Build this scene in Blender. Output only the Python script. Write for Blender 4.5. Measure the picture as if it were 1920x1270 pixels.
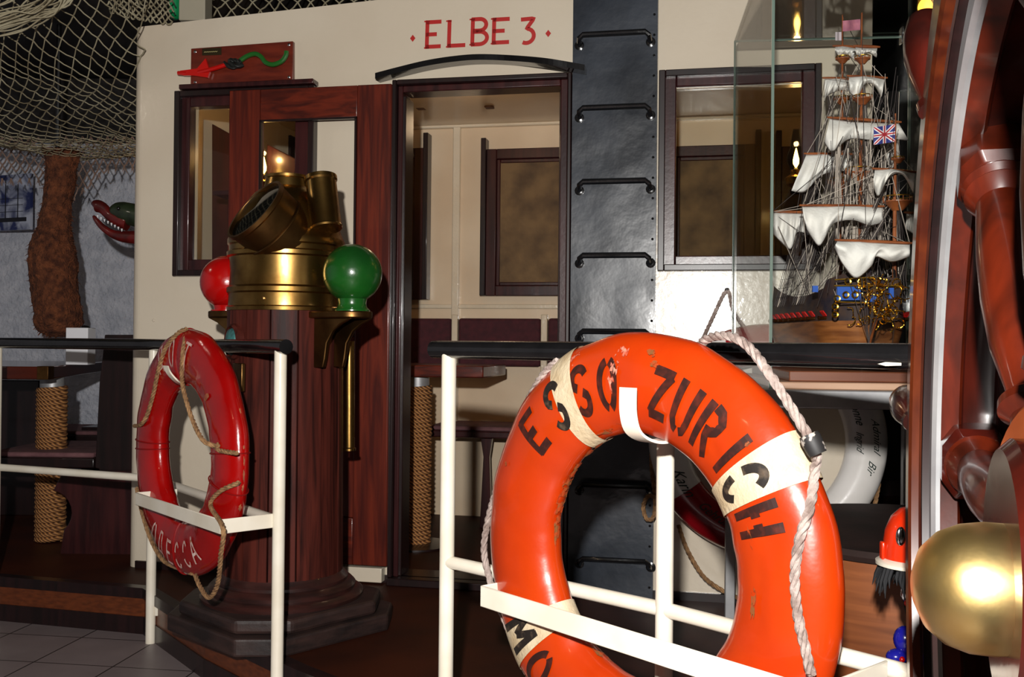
import bpy, bmesh, math, random
from mathutils import Vector, Matrix, noise
random.seed(7)
S = bpy.context.scene
for o in list(bpy.data.objects): bpy.data.objects.remove(o)
C = S.collection
PI = math.pi
# ------------------------------------------------------------------ camera, world, light, exposure
EYE = 1.10
F = 1867.0
cd = bpy.data.cameras.new('camera'); cam = bpy.data.objects.new('camera', cd); C.objects.link(cam)
cd.sensor_width = 36; cd.lens = F * 36 / 1920; cd.clip_start = 0.02
ROT = Matrix.Rotation(math.radians(90.4), 4, 'X') @ Matrix.Rotation(math.radians(0.57), 4, 'Z')
cam.matrix_world = Matrix.Translation((0, 0, EYE)) @ ROT
S.camera = cam
w = bpy.data.worlds.new('room_air'); S.world = w; w.use_nodes = True
w.node_tree.nodes['Background'].inputs[0].default_value = (0.9, 0.75, 0.62, 1)
w.node_tree.nodes['Background'].inputs[1].default_value = 0.02
S.view_settings.view_transform = 'Standard'; S.view_settings.look = 'None'
S.view_settings.gamma = 1; S.view_settings.use_curve_mapping = False
S.view_settings.exposure = 0.0

def light(name, kind, loc, energy, col=(1, 1, 1), size=.05, rot=None):
    l = bpy.data.lights.new(name, kind); l.energy = energy; l.color = col
    if kind == 'AREA': l.shape = 'DISK'; l.size = size
    else: l.shadow_soft_size = size
    o = bpy.data.objects.new(name, l); C.objects.link(o); o.location = loc
    if rot: o.rotation_euler = rot
    return o
# the photographer's flash, just over the lens, and added warm fill lights with no visible fitting
light('flash', 'AREA', (-0.10, -0.30, EYE + .30), 128, (1, .97, .93), .055, (math.radians(90), 0, 0))
light('added_fill_light', 'POINT', (-2.2, -0.4, 2.5), 6, (1, .72, .42), .03)
light('added_fill_light', 'POINT', (2.6, -1.2, 2.5), 5, (1, .72, .42), .03)
light('added_fill_light', 'POINT', (-2.6, 3.2, 2.4), 4, (1, .85, .7), .08)
light('added_fill_light', 'POINT', (-0.2, 4.5, 2.1), 1.5, (1, .70, .42), .06)

# ------------------------------------------------------------------ pixel <-> world
CAMP = Vector((0, 0, EYE)); R3 = ROT.to_3x3()
def ray(px, py): return R3 @ Vector(((px - 960) / F, (635 - py) / F, -1))
def P(px, py, d):
    r = ray(px, py); return CAMP + r * (d / r.y)
class Frame:
    """local axes: s to the right, y away from the viewer, z up"""
    def __init__(self, O, u):
        self.O = Vector(O); self.u = Vector((u[0], u[1], 0)).normalized()
        self.t = Vector((-self.u.y, self.u.x, 0)); self.z = Vector((0, 0, 1))
    def __call__(self, s, y, z): return self.O + self.u * s + self.t * y + self.z * z
    def hit(self, px, py, y=0.0):
        r = ray(px, py); o = self.O + self.t * y
        k = (o - CAMP).dot(self.t) / r.dot(self.t)
        p = CAMP + r * k - self.O
        return p.dot(self.u), p.z
    def W(self, px, py, y=0.0):
        s, z = self.hit(px, py, y); return self(s, y, z)
WALL = Frame((0, 3.80, 0), (0.9806, -0.1961))
DECK = 0.17

# ------------------------------------------------------------------ materials
def lin(c): return tuple(((v / 255) / 12.92 if v / 255 <= .04045 else ((v / 255 + .055) / 1.055) ** 2.4) for v in c) + (1,)
MATS = {}
def nodes(name):
    m = bpy.data.materials.new(name); m.use_nodes = True; nt = m.node_tree
    return m, nt, nt.nodes['Principled BSDF']
def mat(name, c1, c2=None, rough=.5, metal=0, scale=6, stretch=(1, 1, 1), bump=0, bscale=60, coat=0, detail=6, lo=.35, hi=.65, rough2=None, spec=.5, dist=0, rot=(0,0,0), bdist=.004):
    if name in MATS: return MATS[name]
    m, nt, b = nodes(name); L = nt.links
    c1 = lin(c1); b.inputs['Roughness'].default_value = rough; b.inputs['Metallic'].default_value = metal
    b.inputs['Specular IOR Level'].default_value = spec
    b.inputs['Coat Weight'].default_value = coat; b.inputs['Coat Roughness'].default_value = .08
    tc = nt.nodes.new('ShaderNodeTexCoord'); mp = nt.nodes.new('ShaderNodeMapping')
    mp.inputs['Scale'].default_value = stretch; mp.inputs['Rotation'].default_value = rot
    L.new(tc.outputs['Object'], mp.inputs[0])
    if c2:
        n = nt.nodes.new('ShaderNodeTexNoise'); n.inputs['Scale'].default_value = scale; n.inputs['Detail'].default_value = detail
        n.inputs['Distortion'].default_value = dist
        L.new(mp.outputs[0], n.inputs['Vector'])
        r = nt.nodes.new('ShaderNodeValToRGB'); r.color_ramp.elements[0].position = lo; r.color_ramp.elements[1].position = hi
        r.color_ramp.elements[0].color = c1; r.color_ramp.elements[1].color = lin(c2)
        L.new(n.outputs[0], r.inputs[0]); L.new(r.outputs[0], b.inputs['Base Color'])
        if rough2 is not None:
            mr = nt.nodes.new('ShaderNodeMapRange'); mr.inputs[1].default_value = lo; mr.inputs[2].default_value = hi
            mr.inputs[3].default_value = rough; mr.inputs[4].default_value = rough2
            L.new(n.outputs[0], mr.inputs[0]); L.new(mr.outputs[0], b.inputs['Roughness'])
    else: b.inputs['Base Color'].default_value = c1
    if bump:
        n2 = nt.nodes.new('ShaderNodeTexNoise'); n2.inputs['Scale'].default_value = bscale; n2.inputs['Detail'].default_value = 3
        L.new(tc.outputs['Object'], n2.inputs['Vector'])
        bp = nt.nodes.new('ShaderNodeBump'); bp.inputs['Strength'].default_value = bump; bp.inputs['Distance'].default_value = bdist
        L.new(n2.outputs[0], bp.inputs['Height']); L.new(bp.outputs[0], b.inputs['Normal'])
        if coat: L.new(bp.outputs[0], b.inputs['Coat Normal'])
    MATS[name] = m; return m
def emit(name, col, s):
    m, nt, b = nodes(name); b.inputs['Base Color'].default_value = lin(col); b.inputs['Emission Color'].default_value = lin(col)
    b.inputs['Emission Strength'].default_value = s; return m
def glassmat(name, tint=(1, 1, 1), rough=.0, k=1.0):
    m = bpy.data.materials.new(name); m.use_nodes = True; nt = m.node_tree; L = nt.links; nt.nodes.clear()
    out = nt.nodes.new('ShaderNodeOutputMaterial'); mx = nt.nodes.new('ShaderNodeMixShader')
    tr = nt.nodes.new('ShaderNodeBsdfTransparent'); tr.inputs[0].default_value = tint + (1,)
    gl = nt.nodes.new('ShaderNodeBsdfGlossy'); gl.inputs['Roughness'].default_value = rough
    lw = nt.nodes.new('ShaderNodeLayerWeight'); lw.inputs[0].default_value = .5
    pw = nt.nodes.new('ShaderNodeMath'); pw.operation = 'POWER'; pw.inputs[1].default_value = 4.5
    ma = nt.nodes.new('ShaderNodeMath'); ma.operation = 'MULTIPLY_ADD'; ma.inputs[1].default_value = .8 * k; ma.inputs[2].default_value = .04 * k
    L.new(lw.outputs['Facing'], pw.inputs[0]); L.new(pw.outputs[0], ma.inputs[0]); L.new(ma.outputs[0], mx.inputs[0])
    L.new(tr.outputs[0], mx.inputs[1]); L.new(gl.outputs[0], mx.inputs[2]); L.new(mx.outputs[0], out.inputs[0])
    return m
CREAM = mat('cream_paint', (216, 204, 184), (208, 194, 173), rough=.27, scale=2.2, bump=.22, bscale=38, coat=.3, lo=.3, hi=.7)
CREAMR = mat('cream_paint_lumpy', (226, 213, 190), (214, 198, 172), rough=.25, scale=3, bump=.5, bscale=60, coat=.4)
CREAMIN = mat('cream_interior', (226, 205, 176), (214, 190, 160), rough=.3, scale=2.5, bump=.15, bscale=30, coat=.2)
WHITE = mat('white_enamel', (238, 230, 214), (226, 216, 196), rough=.3, scale=9, bump=.06, bscale=40, coat=.3)
BLACKG = mat('black_gloss', (14, 14, 15), (24, 23, 24), rough=.18, scale=12, bump=.12, bscale=50, coat=.5)
BLACKP = mat('black_steel_paint', (22, 27, 35), (40, 47, 58), rough=.29, scale=4, bump=.5, bscale=16, coat=.3, detail=5, rough2=.42, bdist=.003)
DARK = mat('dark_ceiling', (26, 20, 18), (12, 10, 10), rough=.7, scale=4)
MAH = mat('mahogany', (104, 36, 20), (66, 20, 14), rough=.32, scale=9, stretch=(4.5, 4.5, .28), bump=.05, bscale=80, coat=.25, dist=.8)
MAHH = mat('mahogany_horizontal', (104, 36, 20), (62, 20, 14), rough=.32, scale=9, stretch=(.28, 4.5, 4.5), bump=.05, coat=.25, dist=.8)
MAHD = mat('mahogany_dark', (62, 26, 26), (38, 15, 17), rough=.3, scale=8, stretch=(4, 4, .35), bump=.08, bscale=60, coat=.35)
MAHK = mat('mahogany_blackened', (34, 16, 16), (20, 10, 10), rough=.35, scale=8, stretch=(4, 4, .35), coat=.2)
WHEELW = mat('wheel_mahogany', (84, 24, 7), (42, 10, 3), rough=.3, scale=7, stretch=(2.6, 2.6, .7), bump=.05, bscale=30, coat=.35, dist=.6)
WHEELD = mat('wheel_mahogany_dark', (62, 15, 8), (34, 8, 5), rough=.22, scale=7, stretch=(2.6, 2.6, .7), bump=.05, bscale=30, coat=.6)
STAVE = mat('binnacle_teak', (84, 36, 28), (38, 17, 15), spec=.12, rough=.5, scale=8, stretch=(5, 5, .3), bump=.15, bscale=40, dist=.7)
PLINTH = mat('binnacle_plinth_wood', (54, 36, 32), (26, 17, 16), rough=.55, scale=7, stretch=(1, 1, 5), bump=.5, bscale=30)
BRASS = mat('brass', (186, 148, 84), (108, 76, 36), rough=.22, rough2=.38, metal=1, scale=7, bump=.22, bscale=9, bdist=.006)
BRASSD = mat('brass_dark', (140, 104, 60), (78, 52, 28), rough=.3, rough2=.5, metal=1, scale=8, bump=.2, bscale=20)
BRASSH = mat('brass_hub', (240, 212, 146), (206, 166, 90), rough=.30, rough2=.42, metal=1, scale=10, bump=.15, bscale=35)
PATINA = mat('patina', (60, 120, 118), (40, 60, 62), rough=.4, scale=30, bump=.5, bscale=80)
ORANGE = mat('orange_paint', (226, 74, 12), (214, 58, 8), rough=.32, scale=4, bump=.2, bscale=30, coat=.35)
BAND = mat('cream_canvas', (206, 190, 160), (182, 160, 126), rough=.6, scale=18, bump=.5, bscale=120)
LETTER = mat('stencil_black', (44, 16, 10), (78, 26, 12), rough=.5, scale=60, lo=.45, hi=.7)
LETTERK = mat('stencil_black_on_band', (30, 24, 20), (90, 74, 58), rough=.5, scale=60, lo=.5, hi=.75)
RED = mat('red_paint', (178, 10, 8), (150, 6, 6), rough=.22, scale=5, bump=.28, bscale=32, coat=.6)
REDP = mat('sign_red', (178, 28, 24), rough=.5)
SILVERL = mat('white_lettering', (226, 200, 190), (190, 140, 130), rough=.5, scale=60)
GREEN = mat('green_paint', (24, 84, 26), (16, 62, 20), rough=.25, scale=7, bump=.3, bscale=26, coat=.5)
CHIPS = mat('worn_patch', (168, 96, 60), (120, 60, 40), rough=.7, scale=60)
ROPEB = mat('brown_rope', (160, 122, 82), (110, 78, 48), rough=.85, scale=60, bump=.5, bscale=200)
ROPEW = mat('grey_rope', (172, 156, 148), (120, 102, 94), rough=.85, scale=50, bump=.5, bscale=200)
SISAL = mat('sisal_winding', (176, 120, 66), (110, 66, 34), rough=.8, scale=40, bump=.5, bscale=150)
NET = mat('net_cord', (168, 160, 134), (130, 118, 92), rough=.8, scale=9)
NETB = mat('net_cord_brown', (150, 124, 112), (112, 90, 78), rough=.8, scale=9)
FUR = mat('coir_fender', (128, 72, 42), (76, 38, 22), rough=.95, scale=30, bump=1, bscale=90, bdist=.02)
STUCCO = mat('grey_stucco', (206, 208, 218), (180, 184, 196), rough=.75, scale=14, bump=1, bscale=40, bdist=.02)
CLOTHM = mat('maroon_cloth', (74, 26, 34), (58, 20, 28), rough=.85, scale=30, bump=.3, bscale=300)
CUSH = mat('rose_brown_cushion', (120, 82, 84), (100, 64, 68), rough=.9, scale=20, bump=.3, bscale=200)
STEEL = mat('brushed_steel', (186, 186, 186), (150, 150, 152), rough=.42, metal=.55, scale=8, rough2=.5)
CHROME = mat('chrome', (220, 220, 220), rough=.12, metal=1)
SAIL = mat('white_sailcloth', (236, 234, 228), (222, 218, 210), rough=.9, scale=14, bump=.3, bscale=120)
SHIPW = mat('ship_model_wood', (148, 92, 46), (104, 58, 26), rough=.4, scale=9, stretch=(1, 1, 7), coat=.3)
SHIPM = mat('mast_wood', (150, 84, 44), (110, 56, 28), rough=.4, scale=20, coat=.3)
GOLD = mat('gold_trim', (236, 190, 80), (190, 140, 40), rough=.3, metal=1, scale=30)
BLUE = mat('ship_blue', (40, 84, 168), rough=.4)
CORDK = mat('rigging_dark', (60, 52, 50), rough=.8)
CORDL = mat('rigging_light', (176, 164, 152), rough=.8)
WHITEP = mat('white_plastic', (236, 236, 240), rough=.4)
WHITEG = mat('white_gloss_buoy', (230, 226, 222), (218, 214, 208), rough=.2, scale=5, bump=.15, bscale=25, coat=.5)
REDG = mat('red_gloss_band', (150, 14, 26), rough=.2, coat=.5)
INK = mat('green_black_ink', (24, 44, 38), rough=.6)
GLASS = glassmat('window_glass', (.96, .97, .95), .02, .9)
GLASSC = glassmat('case_glass', (.985, .99, .985), .03, .45)
GLEDGE = mat('glass_edge', (96, 112, 102), rough=.15, spec=1, coat=.6)
TEXT = mat('gravel_shutter_cloth', (118, 92, 58), (74, 54, 32), rough=.75, scale=7, bump=.5, bscale=50, detail=8)

# ------------------------------------------------------------------ mesh builder
class MB:
    def __init__(self): self.v = []; self.f = []
    def add(self, vs, fs):
        n = len(self.v); self.v += [Vector(p) for p in vs]; self.f += [tuple(i + n for i in f) for f in fs]; return self
    def hexa(self, p):   # 8 points: bottom 4 ccw, top 4 ccw
        return self.add(p, [(3, 2, 1, 0), (4, 5, 6, 7), (0, 1, 5, 4), (1, 2, 6, 5), (2, 3, 7, 6), (3, 0, 4, 7)])
    def box(self, fr, s0, s1, y0, y1, z0, z1):
        g = fr if fr else (lambda a, b, c: Vector((a, b, c)))
        return self.hexa([g(s0, y0, z0), g(s1, y0, z0), g(s1, y1, z0), g(s0, y1, z0), g(s0, y0, z1), g(s1, y0, z1), g(s1, y1, z1), g(s0, y1, z1)])
    def slab(self, pts, dirv):   # polygon extruded by a vector
        n = len(pts); d = Vector(dirv); pts = [Vector(p) for p in pts]
        fs = [tuple(range(n)), tuple(range(2 * n - 1, n - 1, -1))] + [(i, n + i, n + (i + 1) % n, (i + 1) % n) for i in range(n)]
        return self.add(pts + [p + d for p in pts], fs)
    def tube(self, pts, r, n=8, closed=False, caps=True, flat=None):
        pts = [Vector(p) for p in pts]; k = len(pts)
        rs = r if isinstance(r, (list, tuple)) else [r] * k
        vs = []; prev = None
        for i, p in enumerate(pts):
            if closed: t = pts[(i + 1) % k] - pts[i - 1]
            else: t = pts[min(i + 1, k - 1)] - pts[max(i - 1, 0)]
            if t.length < 1e-9: t = Vector((0, 0, 1))
            t.normalize()
            if prev is None:
                a = Vector((0, 0, 1)) if abs(t.z) < .9 else Vector((1, 0, 0)); nrm = (a - t * a.dot(t)).normalized()
            else:
                nrm = prev - t * prev.dot(t)
                nrm = nrm.normalized() if nrm.length > 1e-6 else prev
            prev = nrm; b = t.cross(nrm)
            for j in range(n):
                a = 2 * PI * (j + (.5 if n == 4 else 0)) / n; vs.append(p + (nrm * math.cos(a) + b * math.sin(a)) * rs[i])
        fs = []
        for i in range(k if closed else k - 1):
            for j in range(n):
                a = i * n + j; b_ = i * n + (j + 1) % n; c = ((i + 1) % k) * n + (j + 1) % n; d = ((i + 1) % k) * n + j
                fs.append((a, b_, c, d))
        if caps and not closed: fs += [tuple(range(n - 1, -1, -1)), tuple(range((k - 1) * n, k * n))]
        return self.add(vs, fs)
    def lathe(self, o, ax, prof, n=40, a0=0, caps=True):
        """prof: list of (radius, height along ax)"""
        o = Vector(o); ax = Vector(ax).normalized()
        a = Vector((0, 0, 1)) if abs(ax.z) < .9 else Vector((1, 0, 0)); e1 = (a - ax * a.dot(ax)).normalized(); e2 = ax.cross(e1)
        vs = [o + ax * h + (e1 * math.cos(2 * PI * (j + a0) / n) + e2 * math.sin(2 * PI * (j + a0) / n)) * max(r, 1e-5) for r, h in prof for j in range(n)]
        k = len(prof); fs = [(i * n + j, i * n + (j + 1) % n, (i + 1) * n + (j + 1) % n, (i + 1) * n + j) for i in range(k - 1) for j in range(n)]
        if caps: fs += [tuple(range(n - 1, -1, -1)), tuple(range((k - 1) * n, k * n))]
        return self.add(vs, fs)
    def ball(self, c, r, n=24, sq=(1, 1, 1)):
        c = Vector(c); m = n // 2; vs = [c + Vector((0, 0, -r * sq[2]))]; 
        for i in range(1, m):
            for j in range(n):
                a = -PI / 2 + PI * i / m; b = 2 * PI * j / n
                vs.append(c + Vector((math.cos(a) * math.cos(b) * r * sq[0], math.cos(a) * math.sin(b) * r * sq[1], math.sin(a) * r * sq[2])))
        vs.append(c + Vector((0, 0, r * sq[2]))); fs = [(0, 1 + (j + 1) % n, 1 + j) for j in range(n)]
        for i in range(m - 2):
            for j in range(n): a = 1 + i * n + j; b = 1 + i * n + (j + 1) % n; fs.append((a, b, b + n, a + n))
        L = len(vs) - 1; fs += [(L, 1 + (m - 2) * n + j, 1 + (m - 2) * n + (j + 1) % n) for j in range(n)]
        return self.add(vs, fs)
    def grid(self, fn, nu, nv, cu=False, cv=False):
        vs = [fn(i / (nu if cu else nu - 1), j / (nv if cv else nv - 1)) for i in range(nu) for j in range(nv)]
        fs = []
        for i in range(nu if cu else nu - 1):
            for j in range(nv if cv else nv - 1):
                a = i * nv + j; b = i * nv + (j + 1) % nv; c = ((i + 1) % nu) * nv + (j + 1) % nv; d = ((i + 1) % nu) * nv + j; fs.append((a, d, c, b))
        return self.add(vs, fs)
    def rope(self, pts, r, pitch=None, n=6, strands=3, sub=True):
        pts = smooth(pts, 8) if sub else [Vector(p) for p in pts]
        pitch = pitch or r * 7
        # resample
        step = r * .8; out = [pts[0]]; acc = 0; L = [0]
        for a, b in zip(pts, pts[1:]):
            d = (b - a).length
            while acc + d >= step and d > 0:
                a = a + (b - a) * ((step - acc) / d); out.append(a); d = (b - a).length; acc = 0
            acc += d
        prev = Vector((0, 1, 0)); fr = []
        for i, p in enumerate(out):
            t = (out[min(i + 1, len(out) - 1)] - out[max(i - 1, 0)])
            t = t.normalized() if t.length > 1e-9 else Vector((0, 0, 1))
            q = prev - t * prev.dot(t)
            if q.length < .05: q = Vector((1, 0, .3)) - t * t.dot(Vector((1, 0, .3)))
            q.normalize(); prev = q; fr.append((q, t.cross(q)))
        for k in range(strands):
            self.tube([p + (fr[i][0] * math.cos(2 * PI * (i * step / pitch + k / strands)) + fr[i][1] * math.sin(2 * PI * (i * step / pitch + k / strands))) * r * .5 for i, p in enumerate(out)], r * .56, n)
        return self
    def build(self, name, m, parent=None, sm=True, bevel=0, ang=35):
        me = bpy.data.meshes.new(name)
        root = parent
        off = parent['_o'] if parent is not None else (0, 0, 0)
        if parent is None:
            # origin at the base of the mesh
            xs = [p.x for p in self.v]; ys = [p.y for p in self.v]; zs = [p.z for p in self.v]
            off = ((min(xs) + max(xs)) / 2, (min(ys) + max(ys)) / 2, min(zs))
        ov = Vector(off)
        me.from_pydata([p - ov for p in self.v], [], self.f); me.validate()
        bm = bmesh.new(); bm.from_mesh(me); bmesh.ops.recalc_face_normals(bm, faces=bm.faces); bm.to_mesh(me); bm.free()
        o = bpy.data.objects.new(name, me); C.objects.link(o); me.materials.append(m)
        if sm: me.shade_smooth(); me.set_sharp_from_angle(angle=math.radians(ang))
        if bevel:
            b = o.modifiers.new('bevel', 'BEVEL'); b.width = bevel; b.segments = 2; b.limit_method = 'ANGLE'; b.angle_limit = math.radians(40)
        if parent is not None: o.parent = parent
        else: o.location = off
        o['_o'] = tuple(off); return o
def smooth(pts, k=6, closed=False):
    pts = [Vector(p) for p in pts]; n = len(pts); out = []
    rng = range(n) if closed else range(n - 1)
    for i in rng:
        p0 = pts[i - 1] if (closed or i > 0) else pts[0]; p1 = pts[i]; p2 = pts[(i + 1) % n]; p3 = pts[(i + 2) % n] if (closed or i + 2 < n) else pts[-1]
        for j in range(k):
            t = j / k; out.append(.5 * ((2 * p1) + (p2 - p0) * t + (2 * p0 - 5 * p1 + 4 * p2 - p3) * t * t + (3 * p1 - p0 - 3 * p2 + p3) * t ** 3))
    if not closed: out.append(pts[-1])
    return out
def tag(o, label, cat, group=None, kind=None):
    o['label'] = label; o['category'] = cat
    if group: o['group'] = group
    if kind: o['kind'] = kind
    return o
def thing(name, loc, label, cat, group=None):
    o = bpy.data.objects.new(name, None); C.objects.link(o); o.location = loc; o['_o'] = tuple(loc); o.empty_display_size = .05
    return tag(o, label, cat, group)
def struct(o): o['kind'] = 'structure'; return o
def fbox(mb, fr, px0, py0, px1, py1, y0, y1):
    """box whose front face (plane y0) spans the two image corners"""
    s0, z1 = fr.hit(px0, py0, y0); s1, z0 = fr.hit(px1, py1, y0)
    return mb.box(fr, s0, s1, y0, y1, z0, z1)
def frame4(mb, fr, s0, s1, z0, z1, w, y0, y1, bottom=True):
    mb.box(fr, s0, s0 + w, y0, y1, z0, z1); mb.box(fr, s1 - w, s1, y0, y1, z0, z1); mb.box(fr, s0 + w, s1 - w, y0, y1, z1 - w, z1)
    if bottom: mb.box(fr, s0 + w, s1 - w, y0, y1, z0, z0 + w)
    return mb

# ------------------------------------------------------------------ painted lettering
def arc(cx, cy, rx, ry, a0, a1, n=14): return [(cx + rx * math.cos(math.radians(a0 + (a1 - a0) * i / n)), cy + ry * math.sin(math.radians(a0 + (a1 - a0) * i / n))) for i in range(n + 1)]
GL = {
 'E': [[(.08, 0), (.08, 1)], [(.0, .93), (1, .93)], [(0, .5), (.72, .5)], [(0, .07), (1, .07)]],
 'L': [[(.08, 0), (.08, 1)], [(0, .07), (1, .07)]],
 'B': [[(.08, 0), (.08, 1)], [(0, .96), (.5, .96)] + arc(.5, .75, .38, .21, 90, -90) + [(.1, .54)], [(.1, .5), (.5, .5)] + arc(.5, .27, .45, .23, 90, -90) + [(0, .04)]],
 '3': [[(.05, .93), (.85, .95), (.42, .58)] + arc(.42, .3, .45, .27, 80, -120)],
 'O': [arc(.5, .5, .42, .48, 78, -78), arc(.5, .5, .42, .48, 102, 258)],
 'S': [arc(.5, .73, .4, .24, 20, 205) + [(.35, .56)], [(.62, .46)] + arc(.5, .27, .4, .24, 25, -160)],
 'Z': [[(.02, .92), (.95, .92)], [(.9, .9), (.1, .1)], [(.05, .08), (1, .08)]],
 'U': [[(.1, 1), (.1, .25), (.25, .06), (.4, .02)], [(.6, .02), (.8, .08), (.9, .28), (.9, 1)]],
 'R': [[(.1, 0), (.1, 1)], [(.3, .95), (.6, .93), (.88, .78), (.85, .6), (.6, .5), (.34, .48)], [(.5, .42), (.92, 0)]],
 'I': [[(.5, 0), (.5, 1)]],
 'C': [arc(.5, .5, .42, .46, 40, 165), arc(.5, .5, .42, .46, 195, 320)],
 'H': [[(.1, 0), (.1, 1)], [(.9, 0), (.9, 1)], [(.2, .5), (.38, .5)], [(.62, .5), (.8, .5)]],
 'M': [[(.05, 0), (.05, 1)], [(.12, .95), (.5, .4)], [(.5, .4), (.88, .95)], [(.95, 0), (.95, 1)]],
 'N': [[(.08, 0), (.08, 1)], [(.14, .95), (.86, .05)], [(.92, 0), (.92, 1)]],
 'D': [[(.0, 0), (0, .18), (1, .18), (1, 0)], [(.15, .18), (.3, 1), (.8, 1), (.85, .18)]],
 'A': [[(0, 0), (.5, 1)], [(.5, 1), (1, 0)], [(.2, .35), (.8, .35)]],
 'T': [[(.5, 0), (.5, 1)], [(0, .96), (1, .96)]],
 'F': [[(.08, 0), (.08, 1)], [(0, .93), (1, .93)], [(0, .5), (.72, .5)]],
}
def stroke(mb, poly, w, fn, seg=.12, th=0.0):
    """poly in plane metres; fn(x, y) -> world"""
    pts = []
    for (x0, y0), (x1, y1) in zip(poly, poly[1:]):
        L = math.hypot(x1 - x0, y1 - y0); k = max(1, int(L / .006))
        for i in range(k): pts.append((x0 + (x1 - x0) * i / k, y0 + (y1 - y0) * i / k))
    pts.append(poly[-1]); vs = []
    for i, (x, y) in enumerate(pts):
        a = pts[max(i - 1, 0)]; b = pts[min(i + 1, len(pts) - 1)]; dx, dy = b[0] - a[0], b[1] - a[1]; l = math.hypot(dx, dy) or 1
        nx, ny = -dy / l * w / 2, dx / l * w / 2
        vs += [fn(x + nx, y + ny), fn(x, y), fn(x - nx, y - ny)]
    fs = []
    for i in range(len(pts) - 1): a = 3 * i; fs += [(a, a + 1, a + 4, a + 3), (a + 1, a + 2, a + 5, a + 4)]
    mb.add(vs, fs)
def glyph(mb, ch, x, y, w, h, sw, fn, slant=0):
    for pl in GL[ch]: stroke(mb, [(x + px * w + py * h * slant, y + py * h) for px, py in pl], sw, fn)
def script(mb, text, x, y, h, fn, shear=.25, bold=.0):
    """handwriting from the built-in font, laid through fn"""
    cu = bpy.data.curves.new('tmp', 'FONT'); cu.body = text; cu.size = h; cu.shear = shear; cu.offset = bold
    o = bpy.data.objects.new('tmp', cu); C.objects.link(o); me = bpy.data.meshes.new_from_object(o)
    mb.add([fn(x + v.co.x, y + v.co.y) for v in me.vertices], [tuple(p.vertices) for p in me.polygons])
    bpy.data.objects.remove(o); bpy.data.meshes.remove(me)

# ================================================================== SETTING
# --- tiled floor
def tilemat():
    m, nt, b = nodes('grey_floor_tiles'); L = nt.links
    tc = nt.nodes.new('ShaderNodeTexCoord'); mp = nt.nodes.new('ShaderNodeMapping'); mp.inputs['Rotation'].default_value = (0, 0, math.radians(8)); mp.inputs['Location'].default_value = (.075, .17, 0)
    br = nt.nodes.new('ShaderNodeTexBrick'); br.offset = 0; br.inputs['Scale'].default_value = 1; br.inputs['Brick Width'].default_value = .29; br.inputs['Row Height'].default_value = .29
    br.inputs['Mortar Size'].default_value = .003; br.inputs['Color1'].default_value = lin((142, 128, 128)); br.inputs['Color2'].default_value = lin((132, 120, 120)); br.inputs['Mortar'].default_value = lin((38, 30, 30))
    n = nt.nodes.new('ShaderNodeTexNoise'); n.inputs['Scale'].default_value = 9; n.inputs['Detail'].default_value = 6
    mx = nt.nodes.new('ShaderNodeMixRGB'); mx.blend_type = 'MULTIPLY'; mx.inputs[0].default_value = .35
    L.new(tc.outputs['Object'], mp.inputs[0]); L.new(mp.outputs[0], br.inputs[0]); L.new(mp.outputs[0], n.inputs[0]); L.new(br.outputs[0], mx.inputs[1]); L.new(n.outputs[0], mx.inputs[2]); L.new(mx.outputs[0], b.inputs['Base Color'])
    b.inputs['Roughness'].default_value = .45; return m
struct(MB().box(None, -4.5, 3.5, -1.5, 6.6, -.06, 0).build('floor', tilemat()))
# --- raised deck (polyline of its front edge)
EDGE = [(-3.6, 4.25), (-2.02, 3.93), (-1.37, 3.76), (-.99, 3.27), (-.60, 2.85), (-.10, 2.38), (.33, 2.0), (.66, 1.64), (1.0, 1.3), (1.8, .6), (3.4, .6), (3.4, 6.4), (-3.6, 6.4)]
def plate(pts, z0, z1): return MB().slab([(x, y, z0) for x, y in pts], (0, 0, z1 - z0))
DECKM = mat('deck_linoleum', (66, 28, 13), (44, 19, 11), rough=.55, scale=3, bump=.05, bscale=20, coat=0, spec=.16)
deck = struct(plate(EDGE, 0.0, DECK).build('floor_deck', DECKM, sm=False))
def edgestrip(name, off, z0, z1, m, a=0, b=9):
    mb = MB(); pts = [Vector((x, y, 0)) for x, y in EDGE[a:b]]
    nn = []
    for i in range(len(pts)):
        t = (pts[min(i + 1, len(pts) - 1)] - pts[max(i - 1, 0)]).normalized(); nn.append(Vector((t.y, -t.x, 0)))
    for i in range(len(pts) - 1):
        A, B = pts[i], pts[i + 1]; na, nb = nn[i], nn[i + 1]; e = .03
        q = [A + na * off, B + nb * off, B - nb * e, A - na * e]
        mb.hexa([p + Vector((0, 0, z0)) for p in q] + [p + Vector((0, 0, z1)) for p in q])
    return mb.build(name, m, sm=False)
FASC = mat('step_fascia_wood', (104, 50, 22), (82, 38, 16), rough=.4, scale=30, stretch=(1, 1, 3), coat=.2)
struct(edgestrip('trim_1', .016, DECK - .035, DECK + .004, MAHK))
struct(edgestrip('trim_2', .006, .065, DECK - .035, FASC))
struct(edgestrip('trim_3', .012, 0, .065, MAHK))
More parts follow.
